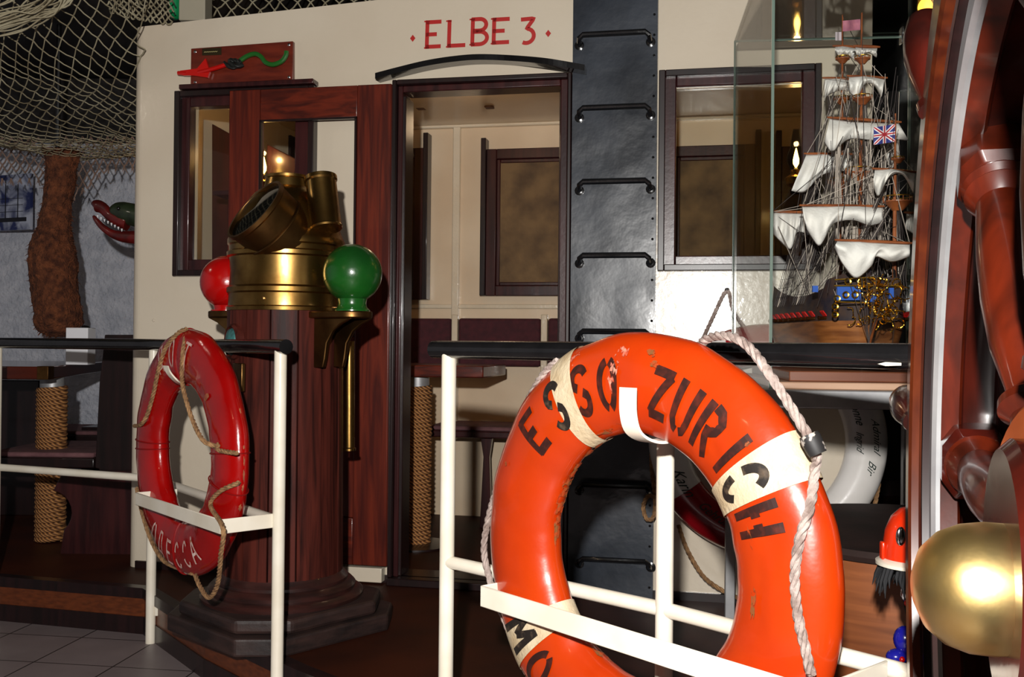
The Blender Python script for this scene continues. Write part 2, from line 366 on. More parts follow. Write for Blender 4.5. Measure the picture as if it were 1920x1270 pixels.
# --- walls and ceiling of the bar room
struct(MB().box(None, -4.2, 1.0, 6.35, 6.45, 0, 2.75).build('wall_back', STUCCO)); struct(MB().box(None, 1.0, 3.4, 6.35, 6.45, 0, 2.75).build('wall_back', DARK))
struct(MB().box(None, -4.3, -4.2, -1.5, 6.45, 0, 2.75).build('wall_left', STUCCO))
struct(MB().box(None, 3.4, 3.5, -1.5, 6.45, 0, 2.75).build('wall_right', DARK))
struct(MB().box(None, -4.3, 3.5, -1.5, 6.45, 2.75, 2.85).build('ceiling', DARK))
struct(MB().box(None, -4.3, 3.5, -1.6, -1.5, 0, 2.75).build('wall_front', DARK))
struct(MB().box(None, -4.2, 3.4, 6.32, 6.35, DECK, DECK + .1).build('baseboard_back', MAHK))

struct(MB().box(None, -4.2, -1.2, 6.2, 6.34, 2.36, 2.74).build('trim_8', DARK))
# --- cabin of the lightship: front wall with its openings
q = WALL.hit
sL, _ = q(264, 400); sR = 1.30
s_d0, z_d1 = q(758, 172); s_d1, _ = q(1053, 400)
w1 = (q(360, 300)[0], q(566, 300)[0], q(450, 492)[1], q(450, 198)[1])
w2 = (q(1262, 300)[0], q(1508, 300)[0], q(1380, 486)[1], q(1380, 162)[1])
ztA = q(264, 50)[1]; ztB = q(750, -5)[1]; sA = q(264, 50)[0]; sB = q(750, -5)[0]
def ztop(s): return min(ztA + (s - sA) * (ztB - ztA) / (sB - sA), 2.72)
cuts = sorted([sL, w1[0], w1[1], s_d0, s_d1, w2[0], w2[1], sR, q(1070, 100)[0], q(1232, 100)[0], sB])
mb = MB(); TH = .05
for a, b in zip(cuts, cuts[1:]):
    m_ = (a + b) / 2; holes = []
    if w1[0] <= m_ <= w1[1]: holes.append((w1[2], w1[3]))
    if w2[0] <= m_ <= w2[1]: holes.append((w2[2], w2[3]))
    if s_d0 <= m_ <= s_d1: holes.append((DECK, z_d1))
    z = DECK
    for h0, h1 in holes:
        if h0 > z: mb.box(WALL, a, b, 0, TH, z, h0)
        z = h1
    g = WALL; A, B = ztop(a), ztop(b)
    mb.hexa([g(a, 0, z), g(b, 0, z), g(b, TH, z), g(a, TH, z), g(a, 0, A), g(b, 0, B), g(b, TH, B), g(a, TH, A)])
# rounded corner and side wall running back
rc = .05; n = 8
cpts = [(sL - rc * math.sin(i / n * PI / 2), rc - rc * math.cos(i / n * PI / 2)) for i in range(n + 1)]
for (a, y0), (b, y1) in zip(cpts, cpts[1:]):
    mb.hexa([WALL(a, y0, DECK), WALL(b, y1, DECK), WALL(sL, rc, DECK), WALL(sL + .001, rc, DECK), WALL(a, y0, ztA), WALL(b, y1, ztA), WALL(sL, rc, ztA), WALL(sL + .001, rc, ztA)])
cabin_front = struct(mb.build('wall_cabin_front', CREAM, ang=50))
struct(MB().box(WALL, sR - .04, sR, TH, 1.59, DECK, 2.6).build('wall_cabin_right', CREAM))
YB = 1.55   # inner face of the cabin's back wall
ZC = 2.30
struct(MB().box(WALL, sL - rc, sL - rc + .04, rc, YB + .04, DECK, ztA - .03).build('wall_cabin_left', CREAM))
struct(MB().box(WALL, sL - rc - .004, sL + .02, YB, YB + .04, DECK, 2.5).box(WALL, sL + .03, sR, YB, YB + .04, DECK, 2.5).build('wall_cabin_back', CREAMIN))
struct(MB().box(WALL, sL - .01, sR, TH, YB, ZC, ZC + .03).build('ceiling_cabin', CREAMIN))
struct(MB().box(WALL, sL - rc - .012, sL - rc - .0, .085, .13, DECK, q(250, 112, .1)[1]).build('trim_4', CREAM, bevel=.003))
struct(MB().box(WALL, sL, sR, -.012, 0, DECK, DECK + .03).build('baseboard_cabin', MAHK))
# vertical and horizontal cover strips inside the cabin
mb = MB(); s, _ = q(857, 400, YB); mb.box(WALL, s - .02, s + .02, YB - .03, YB, DECK + .5, ZC)
z1 = q(900, 575, YB)[1]; mb.box(WALL, sL + .3, sR - .05, YB - .012, YB, z1 - .012, z1 + .012)
mb.box(WALL, sL + .3, sR - .05, YB - .035, YB, q(900, 236, YB)[1] - .012, ZC)
struct(mb.build('trim_5', CREAMR, bevel=.005))
for px in (812, 955): 
    s, _ = q(px - 20, 190, .9)
for i_, px in enumerate((790, 918)):
    s, z_ = q(px, 196, 1.15); struct(MB().box(WALL, s - .022, s + .022, 1.12, 1.17, z_ - .02, ZC - .001).build('trim_%d' % (6 + i_), mat('shadow_block', (110, 78, 62), rough=.6), bevel=.004))  # small brown blocks stand in for shadows under the cabin ceiling


# --- windows of the cabin front
def cabin_window(nr, o, g, fw, label=None):
    s0, z1 = q(o[0], o[1], -.03); s1, z0 = q(o[2], o[3], -.03)
    mb = MB(); frame4(mb, WALL, s0, s1, z0, z1, .024, -.045, -.0, True)
    fr = struct(mb.build('window_%d' % nr, MAHK, bevel=.003))
    a0, a1 = q(g[0], g[1], .02); b0, b1 = q(g[2], g[3], .02)
    mb = MB()
    mb.box(WALL, s0 + .02, a0, -.022, .03, z0 + .02, z1 - .02); mb.box(WALL, b0, s1 - .02, -.022, .03, z0 + .02, z1 - .02)
    mb.box(WALL, a0, b0, -.022, .03, a1, z1 - .02); mb.box(WALL, a0, b0, -.022, .03, z0 + .02, b1)
    mb.build('window_sash', MAHD, fr, bevel=.004)
    MB().box(WALL, a0 - .004, b0 + .004, .012, .016, b1 - .004, a1 + .004).build('window_pane', GLASS, fr, sm=False)
cabin_window(1, (330, 172, 587, 517), (366, 205, 558, 487), .03)
cabin_window(2, (1236, 133, 1538, 507), (1269, 168, 1500, 480), .03)

# --- door frame and its sliding door
s0, z1 = q(738, 152, -.03); s1 = q(1071, 400, -.03)[0]
mb = MB(); zb = DECK + .03
mb.box(WALL, s0, s0 + .018, -.05, -.0, zb, z1); mb.box(WALL, s1 - .016, s1, -.05, 0, zb, z1); mb.box(WALL, s0 + .018, s1 - .016, -.05, 0, z1 - .02, z1)
dfr = struct(mb.build('door_1', MAHK, bevel=.004))
mb = MB(); mb.box(WALL, s0 + .018, s_d0 + .004, -.03, TH + .02, zb, z1 - .02); mb.box(WALL, s_d1 - .004, s1 - .016, -.03, TH + .02, zb, z1 - .02); mb.box(WALL, s_d0 + .004, s_d1 - .004, -.03, TH + .02, z_d1 - .01, z1 - .02)
mb.build('door_lining', MAHD, dfr, bevel=.004)
mb = MB(); mb.box(WALL, s0 + .01, s_d0 + .012, -.012, .09, zb, z_d1 - .02); mb.box(WALL, s_d1 - .010, s1 - .01, -.012, .09, zb, z_d1 - .02)
mb.build('door_stop', MAHK, dfr, bevel=.003)
MB().box(WALL, s0, s1, -.06, .12, DECK, DECK + .03).build('door_sill', MAHK, dfr, bevel=.004)
# sliding door
fd = lambda px, py: q(px, py, -.065)
Y0, Y1 = -.065, -.022
dl, dr = fd(430, 160)[0], fd(734, 160)[0]; dt = fd(700, 158)[1]; db = fd(700, 1062)[1]
a, b = fd(487, 222)[0], fd(669, 222)[0]; wt = fd(580, 222)[1]; wb = fd(580, 610)[1]
sd = thing('sliding_door', WALL((dl + dr) / 2, -.04, db), 'mahogany sliding cabin door with an unglazed opening, standing behind the brass binnacle', 'door')
MB().box(WALL, dl, a, Y0, Y1, db, dt).box(WALL, b, dr, Y0, Y1, db, dt).build('stile', MAH, sd, bevel=.004)
MB().box(WALL, a, b, Y0 + .003, Y1, wt, dt).box(WALL, a, b, Y0 + .003, Y1, db, db + .18).box(WALL, a, b, Y0 + .003, Y1, wb - .14, wb).build('rail', MAHH, sd, bevel=.003)
mb = MB(); mb.box(WALL, a - .01, b + .01, Y0 + .018, Y1 - .008, db + .18, wb - .14); mb.build('door_panel', MAH, sd, bevel=.003)
MB().box(WALL, a, a + .008, Y0 - .004, Y0 + .01, wb, wt).box(WALL, b - .008, b, Y0 - .004, Y0 + .01, wb, wt).box(WALL, a, b, Y0 - .004, Y0 + .01, wt - .008, wt).build('molding', MAHK, sd)
zt = fd(700, 158)[1]
tag(MB().box(WALL, fd(334, 170)[0], fd(586, 170)[0], -.062, -.005, fd(460, 161)[1], fd(460, 152)[1]).build('door_track', MAHD, bevel=.003), 'short dark wooden track strip above the left cabin window', 'door track')
tag(MB().box(WALL, q(668, 1070)[0] - .20, q(723, 1070)[0], -.05, -.0, q(700, 1093, -.05)[1], q(700, 1066, -.05)[1]).build('door_block', CREAM, bevel=.003), 'cream painted block under the foot of the sliding door', 'block')

# --- roof-gutter arch over the door
pts = [(708, 146), (750, 135), (800, 123), (850, 115), (900, 111), (960, 113), (1020, 118), (1065, 125), (1098, 131)]
mb = MB(); pp = smooth([WALL.W(x, y, -.035 if x < 1000 else -.084) for x, y in pts], 5)
for a_, b_ in zip(pp, pp[1:]):
    t = WALL.t * .03; h = Vector((0, 0, .011))
    mb.hexa([a_ - h - t, b_ - h - t, b_ - h + t, a_ - h + t, a_ + h - t, b_ + h - t, b_ + h + t, a_ + h + t])
tag(mb.build('drip_rail', BLACKG), 'black arched drip rail on the cream wall above the doorway', 'drip rail')

# --- painted name
fw = lambda x, y: WALL(x, -.0015, y); pn = thing('painted_name', WALL.W(910, 90), 'red hand-painted lettering ELBE 3 on the cream wall above the doorway', 'lettering')
for ch, x0, x1, y0, y1 in (('E', 798, 827, 37, 92), ('L', 839, 873, 36, 90), ('B', 883, 915, 33, 86), ('E', 923, 955, 32, 84), ('3', 974, 1005, 32, 83)):
    mb = MB(); a0, a1 = q(x0, y1); b0, b1 = q(x1, y0); glyph(mb, ch, a0, a1, b0 - a0, b1 - a1, .0155, fw, .02)
    if ch != '3':
        stroke(mb, [(a0 - .006, a1 + .004), (a0 + .016, a1 + .004)], .006, fw); stroke(mb, [(a0 - .006, b1 - .004), (a0 + .016, b1 - .004)], .006, fw)
    mb.build('letter', REDP, pn, sm=False)
for x, y in ((774, 72), (1028, 63)):
    a0, a1 = q(x, y); MB().add([fw(a0 - .011, a1), fw(a0, a1 - .014), fw(a0 + .011, a1), fw(a0, a1 + .014)], [(0, 1, 2, 3)]).build('dot', REDP, pn, sm=False)

# --- black steel mast trunk with rungs
s0, s1 = q(1071, 400, -.05)[0], q(1230, 400, -.05)[0]
tr = thing('ladder_trunk', WALL((s0 + s1) / 2, -.03, DECK), 'tall black painted steel trunk with climbing rungs, right of the doorway', 'ladder')
def bumpy():
    mb = MB(); nu, nv = 12, 90
    def fn(u, v):
        s = s0 + (s1 - s0) * u; z = DECK + (2.74 - DECK) * v; return WALL(s, -.05 - .003 * noise.noise(Vector((s * 9, z * 7, 0))), z)
    return mb.grid(fn, nu, nv)
mb = bumpy(); mb.box(WALL, s0, s1, -.047, -.0, DECK, 2.74); mb.build('trunk_plate', BLACKP, tr, ang=60)
for yy in (62, 200, 339, 478, 621, 766, 911, 1050):
    zz = q(1150, yy, -.09)[1]; a_ = q(1084, yy, -.09)[0]; b_ = q(1219, yy, -.09)[0]
    pth = [WALL(a_, -.045, zz - .028), WALL(a_ + .002, -.075, zz - .026), WALL(a_ + .004, -.092, zz - .012), WALL(a_ + .018, -.095, zz), WALL((a_ + b_) / 2, -.095, zz), WALL(b_ - .018, -.095, zz), WALL(b_ - .004, -.092, zz - .012), WALL(b_ - .002, -.075, zz - .026), WALL(b_, -.045, zz - .028)]
    mb = MB().tube(pth, .009, 8); mb.lathe(pth[0] - WALL.t * .012, WALL.t, [(.008, 0), (.018, .003), (.018, .012)], 12); mb.lathe(pth[-1] - WALL.t * .012, WALL.t, [(.008, 0), (.018, .003), (.018, .012)], 12)
    mb.build('rung', BLACKG, tr)
mb = MB()
for i in range(34):
    zz = DECK + .05 + i * .075
    p = WALL(s1 - .012, -.052, zz); mb.ball(p, .005, 8)
mb.build('rivets', BLACKG, tr)['kind'] = 'stuff'

# ================================================================== INSIDE THE CABIN
def shutter(x0, y0, x1, y1, ear, glass, label, earright=False):
    yb = YB - .06; s0, z1 = q(x0, y0, yb); s1, z0 = q(x1, y1, yb); ze = q(x0, ear, yb)[1]
    t = thing('shutter', WALL((s0 + s1) / 2, yb, z0), label, 'shutter', None)
    sp = .05
    MB().box(WALL, s0, s0 + sp * .55, yb - .02, YB - .002, z0, ze).build('guide_post', MAHK, t, bevel=.003); MB().box(WALL, s1 - sp * .55, s1, yb - .02, YB - .002, z0, ze).build('guide_post', MAHK, t, bevel=.003)
    mb = MB(); frame4(mb, WALL, s0 + sp * .55, s1 - sp * .55, z0, z1, .055, yb, YB - .02); mb.build('shutter_frame', MAHD, t, bevel=.004)
    mb = MB(); frame4(mb, WALL, s0 + sp * .55 + .055, s1 - sp * .55 - .055, z0 + .055, z1 - .055, .02, yb + .012, YB - .02); mb.build('inner_molding', MAHD, t, bevel=.004)
    mb = MB().box(WALL, s0 + .09, s1 - .09, yb + .02, YB - .01, z0 + .07, z1 - .07); mb.build('shutter_panel', TEXT, t)
    return t
shutter(903, 280, 1180, 555, 260, None, 'dark framed window shutter with brown panel, right of the cream rib inside the doorway')
shutter(560, 284, 801, 562, 258, None, 'dark framed window shutter cut off by the left jamb of the doorway')
shutter(1238, 275, 1425, 540, 250, None, 'dark framed window shutter seen through the left pane area of the right cabin window')
shutter(1455, 275, 1560, 540, 246, None, 'dark framed window shutter behind the oil lamp in the right cabin window')
shutter(330, 290, 545, 560, 262, None, 'dark framed window shutter seen through the left cabin window')
# upholstered bench along the cabin's back wall
bn = thing('bench', WALL(q(900, 800, YB)[0], YB - .3, DECK), 'long cream panelled bench with maroon upholstery inside the cabin', 'bench')
mb = MB()
for x0, x1 in ((735, 845), (860, 1013), (1028, 1180)):
    a0, z1 = q(x0, 597, YB - .06); a1, z0 = q(x1, 688, YB - .06)
    o = MB().box(WALL, a0, a1, YB - .07, YB - .005, z0, z1).build('back_cushion', CLOTHM, bn, bevel=.014)
for x0, x1 in ((846, 860), (1013, 1028)):
    a0, z1 = q(x0, 597, YB - .06); a1, z0 = q(x1, 720, YB - .06); MB().box(WALL, a0 + .006, a1 - .006, YB - .08, YB - .04, z0 - .3, z1 + .02).build('divider_rib', CREAMR, bn, bevel=.006)
a0, z1 = q(806, 797, YB - .35); a1, z0 = q(1100, 826, YB - .35)
MB().box(WALL, a0, a1 + .4, YB - .40, YB, z0, z0 + .035).build('seat_board', MAHD, bn, bevel=.006)
MB().box(WALL, a0, a1 + .4, YB - .39, YB - .01, z0 + .035, z1).build('seat_cushion', CUSH, bn, bevel=.012)
for px in (912, 1030):
    a_, _ = q(px, 860, YB - .33); MB().slab([WALL(a_ - .03, YB - .34, z0), WALL(a_ + .03, YB - .34, z0), WALL(a_ + .016, YB - .34, z0 - .1), WALL(a_ + .03, YB - .34, DECK), WALL(a_ - .03, YB - .34, DECK), WALL(a_ - .014, YB - .34, z0 - .1)], WALL.t * .04).build('bench_leg', MAHD, bn, bevel=.003)
# table on a rope-wound column inside the doorway
def rope_table(name, fr, sc, yc, r, z0, z1, label, top):
    c = fr(sc, yc, DECK); t = thing(name, c, label, 'table')
    MB().lathe(fr(sc, yc, DECK + .02), (0, 0, 1), [(r * .78, 0), (r * .78, z1 - DECK - .02)], 24).build('column', STEEL, t)
    mb = MB(); pts = []; pit = .0215; H = z1 - z0 - .05; N = int(H / pit * 22)
    for i in range(N + 1):
        a = 2 * PI * i / 22; pts.append(Vector((c.x + math.cos(a) * (r - .010), c.y + math.sin(a) * (r - .010), z0 + H * i / N)))
    mb.tube(pts, .0125, 6)
    mb.build('rope_winding', ROPM, t, ang=80)
    return t
def ropmat():
    m, nt, b = nodes('wound_rope'); L = nt.links
    tc = nt.nodes.new('ShaderNodeTexCoord'); mp = nt.nodes.new('ShaderNodeMapping'); mp.inputs['Rotation'].default_value = (0, math.radians(52), math.radians(0)); mp.inputs['Scale'].default_value = (1, .25, 1)
    wv = nt.nodes.new('ShaderNodeTexWave'); wv.wave_type = 'BANDS'; wv.bands_direction = 'X'; wv.inputs['Scale'].default_value = 26; wv.inputs['Distortion'].default_value = 1.2; wv.inputs['Detail'].default_value = 2
    L.new(tc.outputs['Object'], mp.inputs[0]); L.new(mp.outputs[0], wv.inputs[0])
    r = nt.nodes.new('ShaderNodeValToRGB'); r.color_ramp.elements[0].color = lin((96, 56, 28)); r.color_ramp.elements[1].color = lin((196, 138, 80)); L.new(wv.outputs['Color'], r.inputs[0]); L.new(r.outputs[0], b.inputs['Base Color'])
    bp = nt.nodes.new('ShaderNodeBump'); bp.inputs['Strength'].default_value = .8; bp.inputs['Distance'].default_value = .006; L.new(wv.outputs['Fac'], bp.inputs['Height']); L.new(bp.outputs[0], b.inputs['Normal'])
    b.inputs['Roughness'].default_value = .75; return m
ROPM = ropmat()
G = Frame((0, 0, 0), (1, 0))
c = P(781, 1020, 4.62)
zt = P(781, 706, 4.62).z
t = rope_table('cabin_table', G, c.x, c.y, .066, DECK, zt, 'wooden table on a rope-wound column inside the cabin doorway', None)
MB().box(WALL, q(640, 700, .62)[0], q(906, 700, .62)[0], .62, 1.12, zt, zt + .055).build('tabletop', MAHH, t, bevel=.006)
p = P(781, 1020, 4.62); MB().lathe((p.x, p.y, DECK), (0, 0, 1), [(.16, 0), (.16, .008), (.07, .016)], 32).build('foot_plate', MAHK, t)
# oil lamps
def oil_lamp(p, sc, label, e=2.0):
    t = thing('oil_lamp', p, label, 'lamp', None); r = lambda k: k * sc
    MB().lathe(p, (0, 0, 1), [(r(.035), 0), (r(.04), r(.006)), (r(.015), r(.018)), (r(.012), r(.05)), (r(.038), r(.065)), (r(.042), r(.09)), (r(.02), r(.105)), (r(.022), r(.12))], 24).build('lamp_base', BRASS, t)
    MB().lathe(p, (0, 0, 1), [(r(.018), r(.12)), (r(.034), r(.15)), (r(.036), r(.17)), (r(.022), r(.21)), (r(.012), r(.28))], 24, caps=False).build('glass_chimney', GLASS, t)
    MB().lathe(p, (0, 0, 1), [(r(.002), r(.13)), (r(.011), r(.145)), (r(.012), r(.16)), (r(.005), r(.19)), (r(.001), r(.205))], 12).build('flame', FLAME, t)
    light('lamp_glow', 'POINT', (p.x, p.y, p.z + r(.22)), e, (1, .55, .2), .012)
FLAME = emit('lamp_flame', (255, 196, 90), 22)
oil_lamp(WALL.W(1492, 378, .42), 1.05, 'lit brass oil lamp seen through the right cabin window', 1.2)
oil_lamp(WALL.W(494, 380, .42), 1.0, 'lit oil lamp seen through the opening of the sliding door', 1.2)
oil_lamp(WALL.W(384, 366, .95), .8, 'small lit oil lamp seen through the narrow pane left of the sliding door', .8)
for px in (1492, 494):
    a_ = WALL.W(px, 379, .42); 
    tag(MB().box(WALL, q(px, 345, .42)[0] - .05, q(px, 345, .42)[0] + .05, .05, .50, a_.z - .024, a_.z - .004).build('lamp_shelf', MAHD, bevel=.003), 'small dark shelf inside the %s cabin window carrying an oil lamp' % ('right' if px > 900 else 'left'), 'shelf')
a_ = WALL.W(384, 366, .95); tag(MB().box(WALL, q(384, 350, .95)[0] - .08, q(384, 350, .95)[0] + .04, .80, YB - .08, a_.z - .024, a_.z - .004).build('lamp_shelf', MAHD, bevel=.003), 'dark shelf deep in the cabin carrying the small oil lamp', 'shelf')

pa = thing('panelled_partition', WALL.W(500, 560, .5), 'dark wooden partition standing inside the cabin behind the left window', 'partition')
for pg in (((397, 232), (440, 256), (440, 505), (397, 505)), ((500, 270), (575, 308), (575, 505), (500, 505))):
    MB().slab([WALL.W(x, y, .50) for x, y in pg], WALL.t * .03).build('partition_panel', MAHD, pa, bevel=.004)
MB().slab([WALL.W(x, y, .51) for x, y in ((397, 505), (575, 505), (575, 700), (397, 700))], WALL.t * .03).build('lower_panel', MAHD, pa)
# --- sign board with the painted hook
yb = -.022
c4 = [WALL.W(x, y, yb) for x, y in ((357, 163), (549, 154), (549, 77), (358, 91))]
mid = (c4[0] + c4[2]) / 2
hb = thing('mounted_hook_board', c4[0], 'small mahogany board with a red and green painted hook, high on the cream wall', 'plaque')
PLQ = mat('plaque_wood', (112, 40, 24), (84, 26, 16), rough=.35, scale=9, stretch=(.3, 4, 4), coat=.3)
MB().slab(c4, WALL.t * .02).build('board', PLQ, hb, bevel=.002)
WP = lambda x, y, o=-.045: WALL.W(x, y, o)
mb = MB().tube(smooth([WP(372, 136, -.035), WP(400, 129), WP(425, 121)], 4), [.009] * 9, 8)
mb.slab([WP(340, 134, -.030), WP(372, 130, -.030), WP(388, 111, -.030), WP(396, 136, -.030), WP(392, 147, -.030), WP(366, 143, -.030), WP(346, 143, -.030)], WALL.t * -.012)
mb.tube([WP(334, 137, -.036), WP(350, 138, -.036)], .009, 8)
mb.build('red_arrow', mat('arrow_red', (190, 20, 14), rough=.3, coat=.4), hb)
MB().tube(smooth([WP(x, y) for x, y in ((445, 118), (462, 106), (478, 101), (489, 106), (498, 117), (512, 121), (528, 115), (536, 104), (537, 96))], 5), [.0095] * 36 + [.0095] * 5, 10).build('green_hook', mat('hook_green', (30, 96, 34), rough=.3, coat=.5), hb)
MB().rope([WP(420, 118), WP(436, 126, -.05), WP(450, 116, -.055), WP(430, 113, -.05), WP(442, 124, -.055), WP(456, 121)], .009).build('knot', mat('black_cord', (22, 24, 22), rough=.5), hb)
PP = [WALL.W(x, y, -.0235) for x, y in ((379, 104), (415, 103), (415, 89), (379, 91))]
pl = MB().slab(PP, WALL.t * .003).build('brass_plate', mat('plate_dark', (58, 48, 28), rough=.4, metal=.5), hb)
mb = MB(); a0, a1 = q(383, 98, -.026); stroke(mb, [(a0 + i * .0045, a1 + (.0016 if i % 2 else -.0016)) for i in range(14)], .0016, lambda x, y: WALL(x, -.0275, y)); mb.build('engraving', mat('engraving', (206, 190, 130), rough=.5), pl)
for x, y in ((366, 97), (542, 84), (366, 154), (542, 145)):
    MB().lathe(WALL.W(x, y, yb), -WALL.t, [(.006, 0), (.006, .002), (.003, .004)], 12).build('screw', CHROME, hb)
tag(MB().lathe(WALL.W(288, 601, 0), -WALL.t, [(.007, 0), (.006, .003), (.002, .005)], 12).build('bolt_head', CREAM), 'small painted bolt head on the cream wall above the red lifebuoy', 'bolt')

# ================================================================== BINNACLE
bc = Vector((-.75, 3.30, 0)); Zb = lambda py, d=3.3: P(535, py, d).z
zc0, zc1 = Zb(1082), Zb(585)
bi = thing('binnacle', (bc.x, bc.y, DECK), 'tall ship binnacle with teak column, brass compass hood and stepped wooden base', 'binnacle')
def ngon(c, r, cut, rot, z0, z1):
    pts = []
    for k in range(4):
        a = rot + k * PI / 2; e = Vector((math.cos(a), math.sin(a), 0)); f = Vector((-e.y, e.x, 0))
        pts += [c + e * (r - cut) - f * cut, c + e * (r - cut) + f * cut]
    return MB().slab([p + Vector((0, 0, z0)) for p in pts], (0, 0, z1 - z0))
ngon(bc, .43, .075, PI / 4 * 0 + math.radians(-88), DECK, DECK + .055).build('plinth', PLINTH, bi, bevel=.008, sm=False)
ngon(bc, .40, .085, math.radians(-88), DECK + .055, DECK + .10).build('upper_plinth', PLINTH, bi, bevel=.012, sm=False)
zz = DECK + .10
MB().lathe((bc.x, bc.y, zz), (0, 0, 1), [(.26, 0), (.264, .012), (.252, .022), (.235, .026), (.238, .038), (.226, .050), (.212, .054), (.213, .064), (.202, .074), (.195, .084)], 48).build('base_molding', mat('molding_wood', (62, 32, 28), (36, 20, 18), rough=.4, scale=9, stretch=(1, 1, 5), coat=.2), bi)
mb = MB(); N = 14
for k in range(N):
    a0 = 2 * PI * (k + .035) / N + .2; a1 = 2 * PI * (k + .965) / N + .2; vs = []
    for z in (zc0 - .03, zc1):
        rr = .196 if z < .5 else .188
        for r_ in (rr, rr - .02):
            for j in range(4): a = a0 + (a1 - a0) * j / 3; vs.append(bc + Vector((math.cos(a) * r_, math.sin(a) * r_, z)))
    fs = [(0, 1, 9, 8), (1, 2, 10, 9), (2, 3, 11, 10), (4, 5, 13, 12), (5, 6, 14, 13), (6, 7, 15, 14), (0, 4, 12, 8), (3, 7, 15, 11), (8, 9, 13, 12), (9, 10, 14, 13), (10, 11, 15, 14), (0, 1, 5, 4), (1, 2, 6, 5), (2, 3, 7, 6)]
    mb.add(vs, fs)
mb.lathe((bc.x, bc.y, zc0 - .02), (0, 0, 1), [(.177, 0), (.17, zc1 - zc0 + .02)], 28)
mb.build('column', STAVE, bi, ang=25)
# brass bowl
h = lambda py: Zb(py, 3.25) - zc1
MB().lathe((bc.x, bc.y, zc1), (0, 0, 1), [(.17, 0), (.190, .001), (.191, .012), (.186, .016), (.184, h(552)), (.191, h(549)), (.191, h(541)), (.183, h(537)), (.180, h(510)), (.183, h(484)), (.191, h(481)), (.192, h(474)), (.185, h(471)), (.185, h(462)), (.190, h(459)), (.190, h(450)), (.186, h(446)), (.180, h(438)), (.168, h(418)), (.145, h(390)), (.108, h(362)), (.076, h(348)), (.070, h(333)), (.074, h(331)), (.074, h(326)), (.05, h(323)), (0, h(322))], 64).build('compass_bowl', BRASS, bi)
def cyl(mb, a, b, prof, n=40, caps=True): 
    a = Vector(a); b = Vector(b); L = (b - a).length; return mb.lathe(a, b - a, [(r, t * L) for r, t in prof], n, 0, caps)
ho = P(476, 392, 3.13); ax = Vector((-.62, -.52, .59)).normalized()
hd = cyl(MB(), ho - ax * .19, ho, [(.085, 0), (.108, .45), (.113, .9), (.118, .93), (.118, 1), (.109, 1), (.105, .9), (.10, .75)], 48, caps=False).build('viewing_hood', BRASSD, bi)
MB().lathe(ho - ax * .012, ax, [(.1085, 0), (.08, .003), (0, .004)], 40).build('hood_glass', mat('dark_hood_glass', (5, 8, 8), rough=.06, spec=.3), hd)
mb = MB(); mb.tube([ho - ax * .085 + (Vector((ax.y, -ax.x, 0)).normalized() * math.cos(2 * PI * i / 40) + ax.cross(Vector((ax.y, -ax.x, 0)).normalized()) * math.sin(2 * PI * i / 40)) * .113 for i in range(40)], .004, 6, closed=True); mb.build('hood_seam', BRASSD, hd)
la, lb = P(612, 430, 3.18), P(601, 333, 3.22)
cyl(MB(), la, lb, [(.0, 0), (.05, 0), (.053, .03), (.05, .07), (.049, .9), (.053, .93), (.053, 1), (.047, 1.0), (.04, .99), (0, .97)], 36).build('lamp_housing', BRASS, bi)
MB().lathe(bc + Vector((-.03, -.183, h(563) + zc1)), (0, -1, 0), [(.006, 0), (.005, .004), (0, .005)], 12).build('screw', BRASSD, bi)
# compensating spheres on brackets
def sphere(px, py, d, r, m, name):
    c = P(px, py, d); pr = [(.001, r)] + [(r * math.sin(a), r * math.cos(a)) for a in [PI * i / 28 for i in range(1, 25)]]
    zsh = P(px, 584, d).z - c.z
    pr = [p_ for p_ in pr if not (p_[1] < -.6 * r and p_[0] < .52 * r)]
    pr += [(.5 * r, -.86 * r), (.47 * r, -1.02 * r), (.5 * r, -1.15 * r), (.60 * r, zsh + .004), (.60 * r, zsh)]
    return MB().lathe(c, (0, 0, 1), pr, 48).build(name, m, bi), c, zsh
g1, gc, zs = sphere(661, 513, 3.12, .0925, GREEN, 'green_sphere')
r1, rcn, zs2 = sphere(427, 530, 3.42, .0925, RED, 'red_sphere')
for ctr, zsh in ((gc, zs), (rcn, zs2)):
    dv = Vector((ctr.x - bc.x, ctr.y - bc.y, 0)); D = dv.length; dv.normalize(); nv = Vector((-dv.y, dv.x, 0)); zt = ctr.z + zsh
    mb = MB(); outl = [bc + dv * .15 + nv * .055]
    outl = [bc + dv * .14 - nv * .062, bc + dv * D - nv * .062] + [bc + dv * D + (dv * math.sin(a) - nv * math.cos(a)) * .064 for a in [PI * i / 10 for i in range(1, 10)]] + [bc + dv * D + nv * .062, bc + dv * .14 + nv * .062]
    mb.slab([Vector((p.x, p.y, zt - .022)) for p in outl], (0, 0, .022)); br = mb.build('sphere_bracket', BRASSD, bi, bevel=.004)
    for sg in (-.05, .036):
        prof = [(.17, -.022), (D + .04, -.022), (D + .02, -.035), (D - .03, -.06), (D - .055, -.10), (D - .062, -.165), (.19, -.175), (.185, -.17)]
        pr2 = [(.188, -.022), (D + .045, -.022), (D + .0, -.04)] + [(.215 + (D - .215) * .9 * (1 - math.sin(a)), -.17 + .13 * (1 - math.cos(a)) * 1.0) for a in []] + [(D - .035, -.062), (D - .062, -.10), (D - .07, -.15), (D - .078, -.178), (D - .095, -.178), (.188, -.178)]
        MB().slab([bc + dv * a + nv * sg + Vector((0, 0, zt + b)) for a, b in pr2], nv * .014).build('bracket_web', BRASSD, br, bevel=.003)
cyl(MB(), P(655, 845, 3.36), P(655, 640, 3.36), [(.0, 0), (.022, 0), (.022, .02), (.018, .03), (.018, 1), (0, 1)], 24).build('brass_tube', BRASS, bi)
